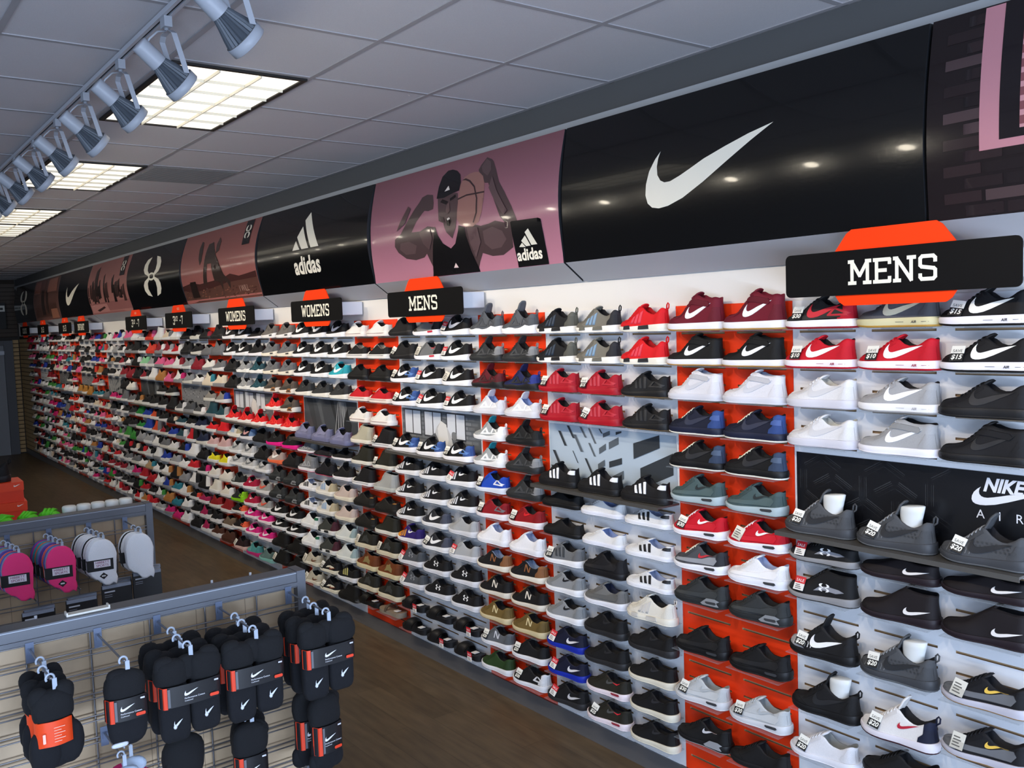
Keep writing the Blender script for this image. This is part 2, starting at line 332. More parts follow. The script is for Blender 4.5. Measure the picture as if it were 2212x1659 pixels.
 [(8.115,0.18,'mrn','G'),(7.803,0.18,'tea'),(7.498,0.18,'teg')]]]
# ------------------------------------------------------------------ shoes
def cr(pts, s):     # smooth interpolation through points
    xs = [p[0] for p in pts]
    if s <= xs[0]: return pts[0][1]
    if s >= xs[-1]: return pts[-1][1]
    i = max(k for k in range(len(xs)) if xs[k] <= s)
    t = (s-xs[i])/(xs[i+1]-xs[i]); y0 = pts[i][1]; y1 = pts[i+1][1]
    def sl(k):
        if k <= 0 or k >= len(xs)-1:
            a, b = (0, 1) if k <= 0 else (-2, -1)
            return (pts[b][1]-pts[a][1])/(xs[b]-xs[a])
        d0 = (pts[k][1]-pts[k-1][1])/(xs[k]-xs[k-1]); d1 = (pts[k+1][1]-pts[k][1])/(xs[k+1]-xs[k])
        return 0 if d0*d1 <= 0 else 2*d0*d1/(d0+d1)
    h = xs[i+1]-xs[i]; m0 = sl(i)*h; m1 = sl(i+1)*h
    return (2*t**3-3*t**2+1)*y0+(t**3-2*t**2+t)*m0+(-2*t**3+3*t**2)*y1+(t**3-t**2)*m1
LOWC = [(0,.092),(.04,.097),(.10,.091),(.22,.073),(.34,.075),(.45,.098),(.50,.104)]
# archetypes: L length, zs midsole top, out outsole height, C collar, T throat, wd width factor
AR = {
 'af':  dict(L=.294, zs=[(0,.034),(.3,.033),(.7,.031),(.9,.029),(1,.028)], C=[(0,.104),(.05,.110),(.12,.103),(.22,.086),(.34,.084),(.44,.104),(.49,.110)], T=[(.49,.110),(.6,.090),(.72,.067),(.82,.057),(.92,.050),(.97,.042),(1,.030)], out=.007, sp=.004),
 'afm': dict(L=.294, zs=[(0,.036),(.3,.034),(.7,.032),(.9,.031),(1,.030)], C=[(0,.132),(.06,.138),(.16,.134),(.28,.136),(.40,.150),(.46,.150)], T=[(.46,.150),(.54,.122),(.62,.098),(.73,.073),(.83,.062),(.93,.056),(.98,.044),(1,.034)], out=.007, sp=.004, strap=1),
 'am':  dict(L=.288, zs=[(0,.040),(.12,.037),(.35,.031),(.6,.025),(.85,.022),(1,.022)], C=[(0,.094),(.04,.099),(.1,.094),(.22,.076),(.34,.080),(.45,.106),(.5,.110)], T=[(.5,.110),(.6,.092),(.72,.067),(.84,.051),(.93,.042),(.975,.034),(1,.023)], out=.005, sp=.012, air=1),
 'ro':  dict(L=.286, zs=[(0,.036),(.2,.031),(.5,.025),(.8,.022),(.95,.023),(1,.024)], C=LOWC, T=[(.5,.104),(.6,.086),(.72,.063),(.84,.048),(.93,.040),(.975,.033),(1,.025)], out=.004, sp=.010),
 'hu':  dict(L=.286, zs=[(0,.046),(.1,.04),(.2,.046),(.32,.034),(.5,.028),(.62,.035),(.8,.028),(1,.026)], C=[(0,.100),(.05,.104),(.12,.094),(.22,.080),(.34,.090),(.45,.122),(.49,.130)], T=[(.49,.130),(.58,.104),(.70,.074),(.84,.056),(.94,.046),(.98,.037),(1,.028)], out=.005, sp=.012, tongue=.04, loop=1),
 'nm':  dict(L=.286, zs=[(0,.034),(.3,.030),(.6,.025),(.9,.022),(1,.022)], C=[(0,.098),(.04,.104),(.10,.092),(.22,.076),(.36,.088),(.48,.112),(.52,.112)], T=[(.52,.112),(.62,.09),(.74,.066),(.85,.052),(.94,.044),(.98,.036),(1,.025)], out=.004, sp=.010, loop=1, blocks=1),
 'ss':  dict(L=.285, zs=[(0,.032),(.5,.030),(1,.030)], C=[(0,.094),(.05,.098),(.12,.086),(.24,.072),(.36,.082),(.46,.106),(.5,.110)], T=[(.5,.110),(.6,.092),(.72,.066),(.82,.057),(.93,.052),(.98,.043),(1,.034)], out=.004, sp=.002),
 'cv':  dict(L=.270, zs=[(0,.030),(.5,.027),(1,.028)], C=[(0,.072),(.05,.076),(.15,.066),(.28,.062),(.4,.078),(.5,.092)], T=[(.5,.092),(.6,.08),(.72,.062),(.82,.052),(.93,.047),(.98,.039),(1,.03)], out=.004, sp=.003),
 'ch':  dict(L=.272, zs=[(0,.030),(.5,.028),(1,.028)], C=[(0,.128),(.06,.134),(.2,.136),(.34,.140),(.42,.142)], T=[(.42,.142),(.5,.118),(.6,.09),(.72,.065),(.83,.053),(.93,.048),(.98,.04),(1,.03)], out=.004, sp=.003),
 'ck':  dict(L=.282, zs=[(0,.034),(.5,.032),(1,.032)], C=[(0,.108),(.06,.114),(.2,.108),(.32,.114),(.42,.126),(.45,.128)], T=[(.45,.128),(.54,.106),(.65,.08),(.76,.064),(.86,.057),(.94,.05),(.98,.043),(1,.036)], out=.004, sp=.004),
 'kd':  dict(L=.285, zs=[(0,.040),(.2,.034),(.5,.028),(.8,.027),(1,.030)], C=[(0,.108),(.05,.112),(.12,.100),(.24,.086),(.36,.098),(.45,.122),(.48,.126)], T=[(.48,.126),(.58,.104),(.7,.076),(.82,.058),(.93,.050),(.98,.042),(1,.033)], out=.006, sp=.010, tongue=.045, loop=1),
 'kb':  dict(L=.290, zs=[(0,.038),(.2,.034),(.5,.026),(.8,.024),(1,.026)], C=[(0,.088),(.05,.094),(.12,.092),(.24,.090),(.36,.098),(.44,.104)], T=[(.44,.104),(.55,.092),(.66,.08),(.78,.066),(.88,.056),(.95,.046),(1,.03)], out=.005, sp=.012),
 'km':  dict(L=.290, zs=[(0,.038),(.2,.034),(.5,.026),(.8,.024),(1,.026)], C=[(0,.124),(.05,.13),(.16,.128),(.28,.132),(.4,.138)], T=[(.4,.138),(.5,.116),(.62,.09),(.75,.068),(.87,.056),(.95,.046),(1,.03)], out=.005, sp=.012),
 'bt':  dict(L=.285, zs=[(0,.040),(.3,.034),(.6,.034),(1,.032)], C=[(0,.142),(.06,.146),(.2,.148),(.34,.154),(.42,.156)], T=[(.42,.156),(.52,.126),(.64,.092),(.76,.070),(.86,.062),(.94,.055),(.98,.046),(1,.036)], out=.01, sp=.006),
}
def hw(a, s):
    wv = cr([(0,.035),(.15,.0365),(.4,.036),(.70,.047),(.86,.045),(1,.036)], s)
    if s < .13: wv *= math.sqrt(max(0, 1-((.13-s)/.13)**2))
    if s > .80: wv *= math.sqrt(max(0, 1-((s-.80)/.20)**2.4))
    return wv
def sstep(a, b, x):
    t = min(1, max(0, (x-a)/(b-a))); return t*t*(3-2*t)
def spring(A, s): return A['sp']*sstep(.72, 1.0, s)**1.3 + (.004 if A.get('air') else .0)*sstep(.12, 0, s)
def topz(A, s): st = A['C'][-1][0]; return cr(A['C'], s) if s < st else cr(A['T'], s)
def zbase(A, s): return cr(A['zs'], s)+spring(A, s)*.6-.006
def flat(A, s): st = A['C'][-1][0]; return 1-sstep(st+.10, st+.40, s)
def side(A, s, z):
    z0 = zbase(A, s); zt = max(z0+.001, topz(A, s)+spring(A, s)*.6); u = min(1, max(0, (z-z0)/(zt-z0))); a = flat(A, s); wv = hw(A, s)
    r = wv/max(.001, cr([(0,.035),(.15,.0365),(.4,.036),(.70,.047),(.86,.045),(1,.036)], s))
    wc = .025*r if s > .1 else .027*r
    dome = wv*(1-u**2.3)**(1/2.3)
    bulge = wv+(wc-wv)*(u**1.5)
    return (1-a)*dome+a*bulge
def hcurve(A, s, z):      # the heel bows inward above the counter
    if s > .22: return 0
    z0 = zbase(A, s); u = min(1, max(0, (z-z0)/(topz(A, s)-z0))); h = topz(A, .02)
    return (1-s/.22)*((.0065+.05*max(0, h-.11))*math.sin(pi*min(1, u*.72))**1.4+.10*max(0, h-.11)*u)
def upper(A, mb, m, N=26, K=8):
    st = A['C'][-1][0]; L = A['L']; rings = []
    S = [(1-math.cos(pi*i/N))/2 for i in range(N+1)]
    j = min(range(N+1), key=lambda i: abs(S[i]-st)); S[j] = st
    for s in S:
        op = s < st-.001; z0 = zbase(A, s); zt = max(z0+.001, topz(A, s)+spring(A, s)*.6); pts = []
        for k in range(K+1):
            u = k/K; z = z0+(zt-z0)*u; pts.append((s*L+hcurve(A, s, z), side(A, s, z), z))
        yt = side(A, s, zt)
        if op:
            yi = max(0, yt-.005); xi = max(s*L, .007)+hcurve(A, s, zt)
            inner = [(xi, yi, zt-.001), (xi, max(0, yi-.001), zbase(A, s)+.012), (xi, 0, zbase(A, s)+.010)]
        else:
            inner = [(s*L, yt*.75, zt+.0015), (s*L, yt*.4, zt+.003), (s*L, 0, zt+.0035)]
        ring = pts+inner; ring = ring+[(x, -y, z) for x, y, z in ring[-2::-1]]
        rings.append(ring)
    M = len(rings[0]); vs = [p for r in rings for p in r]
    o = len(mb.v); mb.v += vs
    for i in range(N):
        sm_ = (S[i]+S[i+1])/2
        for k in range(M-1):
            isin = K <= k < M-1-K
            key = 'u'
            if isin: key = 'lin' if sm_ < st else ('cap' if sm_ < st+.26 else 'u')
            elif sm_ > .80: key = 'toe'
            elif sm_ < .13: key = 'heel'
            if isin and sm_ > .80: key = 'toe'
            mb.f.append((o+i*M+k, o+i*M+k+1, o+(i+1)*M+k+1, o+(i+1)*M+k)); mb.m.append(mb.mi(m[key])); mb.sm.append(True)
def sole_ring(A, th, z, e):
    s = (1-math.cos(th))/2; y = (hw(A, s)+e*(1 if .02 < s < .98 else .6))*(1 if th <= pi else -1)
    x = s*A['L'] + (e if s > .5 else -e)*abs(math.cos(th))
    return (x, y, z(s))
def sole(A, mb, z0, z1, m, e0=.003, e1=.004, n=40, lip=True, smooth=True):
    lv = [(z0, e0, 0), (lambda s: z0(s)+(z1(s)-z0(s))*.4, (e0+e1)/2+.0015, 0), (lambda s: z0(s)+(z1(s)-z0(s))*.8, e1+.0005, 0), (z1, e1-.0008, 0)]
    vs = []; fs = []
    for z, e, _ in lv:
        for k in range(n): vs.append(sole_ring(A, 2*pi*k/n, z, e))
    for i in range(len(lv)-1):
        for k in range(n): fs.append((i*n+k, i*n+(k+1) % n, (i+1)*n+(k+1) % n, (i+1)*n+k))
    mb.add(vs, fs, m, smooth)
    t = [sole_ring(A, 2*pi*k/n, z1, e1-.0008) for k in range(n)]+[sole_ring(A, 2*pi*k/n, z1, -.008) for k in range(n)]
    mb.add(t, [(k, (k+1) % n, n+(k+1) % n, n+k) for k in range(n)], m)
    b = [sole_ring(A, 2*pi*k/n, z0, e0) for k in range(n)]
    mb.add(b, [(k, (k+1) % n, n-1-(k+1) % n, n-1-k) for k in range(0, n//2-1)], m)
SEG = {}
def side_map(A, off=.0012):
    L = A['L']
    def f(u, v):
        s = min(.995, max(.005, u/L)); v = min(v, topz(A, s)+spring(A, s)*.6-.0012)
        return (u+hcurve(A, s, v), side(A, s, v)+off, v)
    return f
def sole_map(A, off=.0055):
    L = A['L']
    return lambda u, v: (u, hw(A, min(.99, max(.01, u/L)))+off, v)
def patch(poly, mp, m, th=.0, step=.012):
    mb = MB(); decal(mb, poly, mp, m, step); 
    if th:
        n = len(poly); mi = [mp(u, v) for u, v in poly]; vs = mi+[(x, y-th-.002, z) for x, y, z in mi]
        mb.add(vs, [(k, (k+1) % n, n+(k+1) % n, n+k) for k in range(n)], m)
    return mb
def swoosh_poly(x_toe, x_heel, z0, k=1.0, lean=.0):
    """tick with its hook at the toe side and the long tail running up to the heel"""
    wd = x_toe-x_heel
    return [(x_toe-u*wd, z0+v*wd*k+u*lean) for u, v in SWOOSH]
def cpoly(pts, L): return [(s*L, z) for s, z in pts]
def decals(code, A, col, k=0):
    """returns [(part name, MB)] for a decal code drawn on the outer side of a shoe"""
    L = A['L']; m = ink(col); o_ = .0020+.0006*k; mp = side_map(A, o_); out = []
    if code == 'sw': out.append(('tick_logo', patch(swoosh_poly(.60*L, .13*L, .040, .92, -.005), mp, m, .0004)))
    elif code == 'swb': out.append(('tick_logo', patch(swoosh_poly(.62*L, .15*L, .042, 1.0, -.010), mp, m, .0004)))
    elif code == 'swh': out.append(('tick_logo', patch(swoosh_poly(.60*L, .14*L, .050, 1.0, .012), mp, m, .0004)))
    elif code == 'sws': out.append(('tick_logo', patch(swoosh_poly(.46*L, .20*L, .058, .8, .004), mp, m, .0004)))
    elif code == 'swk': out.append(('tick_logo', patch(swoosh_poly(.40*L, .06*L, .038, .8, -.004), side_map(A, o_), m, .0004)))
    elif code == 'st3':
        for i in range(3):
            s0 = .555-.082*i; mb = patch(cpoly([(s0, .040), (s0+.046, .040), (s0+.046+.045-.012*i, .072+.010*i), (s0+.045-.012*i, .076+.010*i)], L), mp, m, .0004); out.append(('side_stripe', mb))
    elif code == 'nm3':
        for i in range(3):
            s0 = .62-.075*i; mb = patch(cpoly([(s0, .036), (s0+.05, .036), (s0+.01, .066+.010*i), (s0-.04, .070+.012*i)], L), mp, m, .0004); out.append(('side_stripe', mb))
    elif code == 'N':
        mb = MB()
        for q in ([(.34,.048),(.365,.048),(.385,.088),(.36,.088)], [(.36,.088),(.395,.088),(.475,.048),(.44,.048)][::-1], [(.455,.048),(.48,.048),(.50,.088),(.475,.088)]):
            q = [(.84-s, z) for s, z in q]; decal(mb, cpoly(q, L), mp, m, .01)
        out.append(('letter_logo', mb))
    elif code == 'ua':
        mb = MB()
        for q in ua_polys(): decal(mb, [(.33*L+u*.046, .048+v*.034) for u, v in q], mp, m, .01)
        out.append(('crossed_arc_logo', mb))
    elif code == 'heel':
        out.append(('heel_tab', patch(cpoly([(.012, .066), (.16, .070), (.15, .082), (.10, .090), (.012, .088)], L), side_map(A, o_), m, .001)))
    elif code == 'cage':
        for q in ([(.10,.052),(.30,.044),(.31,.052),(.14,.062)], [(.12,.058),(.16,.058),(.30,.092),(.27,.094)], [(.28,.086),(.32,.086),(.36,.05),(.32,.044)], [(.36,.044),(.62,.040),(.60,.05),(.38,.056)], [(.42,.052),(.47,.05),(.55,.082),(.50,.090)], [(.50,.080),(.56,.078),(.66,.04),(.60,.042)]):
            out.append(('overlay', patch(cpoly(q, L), side_map(A, o_), m, .001)))
    elif code == 'hcage':
        for q in ([(.02,.056),(.05,.05),(.26,.072),(.24,.078)], [(.05,.046),(.34,.046),(.34,.052),(.07,.054)], [(.22,.078),(.26,.074),(.35,.048),(.30,.048)]):
            out.append(('overlay', patch(cpoly(q, L), side_map(A, o_), m, .001)))
    elif code == 'blk':
        for a, b in ((.28, .50), (.66, .80)):
            out.append(('sole_block', patch(cpoly([(a, .012), (b, .010), (b-.01, .026), (a+.01, .030)], L), sole_map(A, .0070+.0005*k), m, .001)))
    elif code == 'win':
        out.append(('air_window', patch([(x*L, z) for x, z in ((.12,.024),(.15,.018),(.30,.016),(.33,.020),(.32,.026),(.14,.030))], sole_map(A, .0068), m, .0)))
    elif code == 'wing':
        out.append(('heel_frame', patch(cpoly([(.08,.012),(.38,.008),(.42,.014),(.30,.040),(.14,.044),(.07,.036),(.12,.028)], L), sole_map(A, .0062), m, .0)))
    elif code == 'star':
        out.append(('star_overlay', patch(cpoly([(.28,.042),(.42,.052),(.58,.044),(.53,.064),(.50,.088),(.42,.090),(.36,.100),(.34,.080),(.26,.068)], L), mp, m, .0004)))
    elif code == 'form':
        out.append(('form_stripe', patch(cpoly([(.56,.046),(.40,.054),(.24,.050),(.12,.060),(.20,.068),(.36,.072),(.48,.066)], L), mp, m, .0004)))
    elif code == 'mud':
        out.append(('mudguard', patch(cpoly([(.16,.040),(.60,.034),(.92,.032),(.88,.042),(.66,.050),(.40,.056),(.26,.070),(.14,.074),(.10,.060)], L), side_map(A, o_), m, .0004)))
    elif code == 'toecap':
        out.append(('toe_cap', patch(cpoly([(.80,.030),(.97,.034),(.93,.048),(.84,.054),(.79,.044)], L), side_map(A, o_), m, .0)))
    elif code == 'bands':
        for i in range(4):
            s0 = .80-.075*i; out.append(('side_stripe', patch(cpoly([(s0, .034), (s0+.035, .034), (s0+.0, .052+.008*i), (s0-.035, .054+.009*i)], L), mp, m, .0004)))
    elif code == 'line':
        out.append(('sole_line', patch(cpoly([(.02,.020),(.5,.018),(.97,.020),(.97,.0225),(.5,.0205),(.02,.0225)], L), sole_map(A, .0062), m, .0, .02)))
    elif code == 'air':
        mb = MB(); v, f = text2d('AIR', .012, .25, .02); decal(mb, [(.24*L-x, z+.014) for x, z in v], sole_map(A, .0068), m, 0, f)
        for a, b in ((.36, .46), (.02, .15)): decal(mb, cpoly([(a, .0175), (b, .0175), (b, .0187), (a, .0187)], L), sole_map(A, .0068), m, .02)
        out.append(('sole_lettering', mb))
    elif code == 'knit':
        mb = MB()
        for i in range(9):
            for j in range(3):
                s = .16+.05*i+.02*(j % 2); z = .056+.011*j
                if z < topz(A, s)-.012: decal(mb, [((s)*L, z-.004), ((s+.022)*L, z-.003), ((s+.024)*L, z+.003), ((s+.003)*L, z+.003)], mp, m, 0)
        out.append(('knit_pattern', mb))
    elif code == 'zig':
        mb = MB()
        for i in range(7):
            s = .60+.045*i; decal(mb, cpoly([(s, .036), (s+.012, .036), (s+.0, .050), (s+.012, .058), (s, .058), (s-.012, .050)], L), mp, m, 0)
        out.append(('knit_pattern', mb))
    elif code == 'ov':
        col, ch_, ct_ = col.split('/'); dk_ = lambda col: fab('%02x%02x%02x' % tuple(max(0, min(255, int(int(col[i:i+2], 16)*(.90 if int(col[0:2], 16) < 150 else .965)+1))) for i in (0, 2, 4)))
        tall = A['C'][0][1] > .12; st = A['C'][-1][0]
        F = dk_(col)
        ey = [(s, topz(A, s)-.001) for s in [st+.005+(.30)*k/5 for k in range(6)]]; lo = [(s-.015, topz(A, s)-.016+.004*(s-st)) for s, z in ey[::-1]]
        out.append(('eyestay', patch(cpoly(ey+lo, L), side_map(A, .0012), F, .001)))
        hh = .086 if not tall else .10
        out.append(('heel_counter', patch(cpoly([(.008, .036), (.20, .034), (.19, .050), (.13, hh-.022), (.10, hh-.004), (.008, hh-.004)], L), side_map(A, .0014), dk_(ch_), .001)))
        out.append(('toe_overlay', patch(cpoly([(.70, .028), (.985, .030), (.965, .042), (.90, .049), (.84, .048), (.78, .040)], L), side_map(A, .0014), dk_(ct_), .001)))
    elif code == 'vlp':
        out.append(('lining_line', patch(cpoly([(.14,.078),(.22,.066),(.30,.070),(.46,.104),(.48,.112),(.45,.108),(.30,.077),(.22,.072),(.15,.084)], L), side_map(A, o_), m, .0)))
    return out
UPC = {}
def make_shoe(code, arch, desc, u, toe=None, heel=None, cap=None, lin='1c1c20', mid='e8e8e8', out=None, lace=None, dec='', tongue=None, low=False):
    A = AR[arch]; root = empty('sneaker' if arch not in ('bt', 'ck') else 'ankle_boot'); L = A['L']
    F = fab(u); m = dict(u=F, toe=fab(toe or u), heel=fab(heel or u), cap=fab(cap or u), lin=fab(lin))
    mb = MB(); upper(A, mb, m); UP = mb.obj('upper', root)
    oh = A['out']
    mb = MB(); sole(A, mb, lambda s: oh+spring(A, s), lambda s: cr(A['zs'], s)+spring(A, s)*.6, rub(mid)); MS = mb.obj('midsole', root)
    mb = MB(); sole(A, mb, lambda s: spring(A, s)*1.0, lambda s: oh+spring(A, s)+.0004, rub(out or mid), .001, .0035, 32); mb.obj('outsole', root)
    # tongue
    st = A['C'][-1][0]; tg = A.get('tongue', .010); mb = MB(); vs = []; fs = []; P = []
    for i in range(7):
        t = i/6; s = st+.12-.17*t; z = topz(A, max(s, st))+.004+tg*sstep(.45, 1, t); P.append((s*L-tg*.35*t, z))
    for i, (x, z) in enumerate(P):
        wv = .019+.005*math.sin(pi*i/6)-(.006 if i == 6 else 0)
        for k in range(5):
            y = wv*(k-2)/2; vs.append((x, y, z-(y/.02)**2*.004))
    nn = len(vs); vs += [(x-.006, y, z-.004) for x, y, z in vs]
    for i in range(6):
        for k in range(4):
            a = i*5+k; fs.append((a, a+1, a+6, a+5)); fs.append((nn+a, nn+a+5, nn+a+6, nn+a+1))
    edge = [k for k in range(5)]+[i*5+4 for i in range(1, 7)]+[30+k for k in range(3, -1, -1)]+[i*5 for i in range(5, 0, -1)]
    for a, b in zip(edge, edge[1:]+edge[:1]): fs.append((a, nn+a, nn+b, b))
    mb.add(vs, fs, fab(tongue or cap or u), True); mb.obj('tongue', root)
    if lace != 'none':
        mb = MB(); lm = fab(lace or u); n = 6
        for i in range(n):
            s = st+.025+.046*i
            if s > .80: break
            zt = topz(A, s)+.0045; y = side(A, s, topz(A, s))+.004
            mb.tube([(s*L+.003, y, zt-.009), (s*L+.001, y*.62, zt), (s*L, 0, zt+.0022), (s*L-.001, -y*.62, zt), (s*L-.003, -y, zt-.009)], .0027, lm, 6)
        mb.obj('laces', root)
    if A.get('loop'):
        zh = topz(A, .02); mb = MB(); hx = hcurve(A, .01, zh)
        mb.tube([(.004+hx, 0, zh-.012), (-.006, 0, zh), (-.008, 0, zh+.016), (-.002, 0, zh+.022), (.005, 0, zh+.014), (.007, 0, zh-.004)], [.0032]*6, fab(heel or u), 6); mb.obj('pull_loop', root)
    if A.get('strap'):
        mb = patch(cpoly([(.16,.108),(.20,.098),(.42,.110),(.56,.112),(.53,.130),(.42,.132),(.20,.122)], L), side_map(A, .0055), fab('%02x%02x%02x' % tuple(int(int(u[i:i+2], 16)*.86+2) for i in (0, 2, 4))), .005); mb.obj('ankle_strap', root)
    if A.get('air'):
        for nme, b_ in decals('win', A, '3a3c40'): b_.obj(nme, MS)
    if arch != 'kb' and arch != 'km': dec = 'ov:%s/%s/%s ' % (u, heel or u, toe or u) + dec
    for kk, d in enumerate(dec.split()):
        k, c = d.split(':')
        for nme, b_ in decals(k, A, c, kk): b_.obj(nme, MS if k in ('blk', 'win', 'wing', 'line', 'air') else UP)
    root['desc'] = desc
    return root
def slab(mb, A, z0, z1, m, n=36, e=.003):
    rb = [sole_ring(A, 2*pi*k/n, z0, e) for k in range(n)]; rt_ = [sole_ring(A, 2*pi*k/n, z1, e) for k in range(n)]
    mb.add(rb+rt_, [(k, (k+1) % n, n+(k+1) % n, n+k) for k in range(n)], m, True)
    mb.add(rt_, [(k, k+1, n-1-k-1, n-1-k) for k in range(n//2-1)]+[], m, True)
    mb.add(rb, [(k, k+1, n-1-k-1, n-1-k) for k in range(n//2-1)], m, True)
def make_slide(desc, base, strap, thong=False, mark=None, label='e8e8e8'):
    A = dict(AR['ss']); A['L'] = .272; A['sp'] = .004; root = empty('slide_sandal'); L = A['L']
    mb = MB(); slab(mb, A, lambda s: spring(A, s), lambda s: .026+.010*sstep(.35, 0, s)-.004*math.sin(pi*min(1, s/.4)), rub(base)); mb.obj('footbed', root)
    mb = MB(); v = []; f = []; n = 12; S = (.50, .56, .64, .72, .78) if not thong else (.56, .60, .64)
    for lay in (0, -.004):
        for s in S:
            for k in range(n+1):
                a = pi*k/n; wv = hw(A, s)+.004+lay; hh = .030+(.03 if not thong else .022)*math.sin(pi*(s-.42)/.5)+lay
                v.append((s*L-.012*math.sin(a), wv*math.cos(a), .016+hh*math.sin(a)**.7))
    W = n+1; nl = len(S)*W
    for lay in (0, 1):
        for i in range(len(S)-1):
            for k in range(n): a = lay*nl+i*W+k; f.append((a, a+1, a+W+1, a+W))
    for k in range(n):
        f.append((k, k+1, nl+k+1, nl+k)); b = (len(S)-1)*W; f.append((b+k, b+k+1, nl+b+k+1, nl+b+k))
    mb.add(v, f, rub(strap), True); mb.obj('strap', root)
    mb = MB(); mb.add([(.22*L, -.018, .0345), (.22*L, .018, .0345), (.36*L, .018, .0325), (.36*L, -.018, .0325), (.22*L, -.018, .030), (.22*L, .018, .030), (.36*L, .018, .029), (.36*L, -.018, .029)], [(0,1,2,3),(0,4,5,1),(1,5,6,2),(2,6,7,3),(3,7,4,0)], ink(label)); mb.obj('size_sticker', root)
    root['desc'] = desc; return root
BK = '101113'
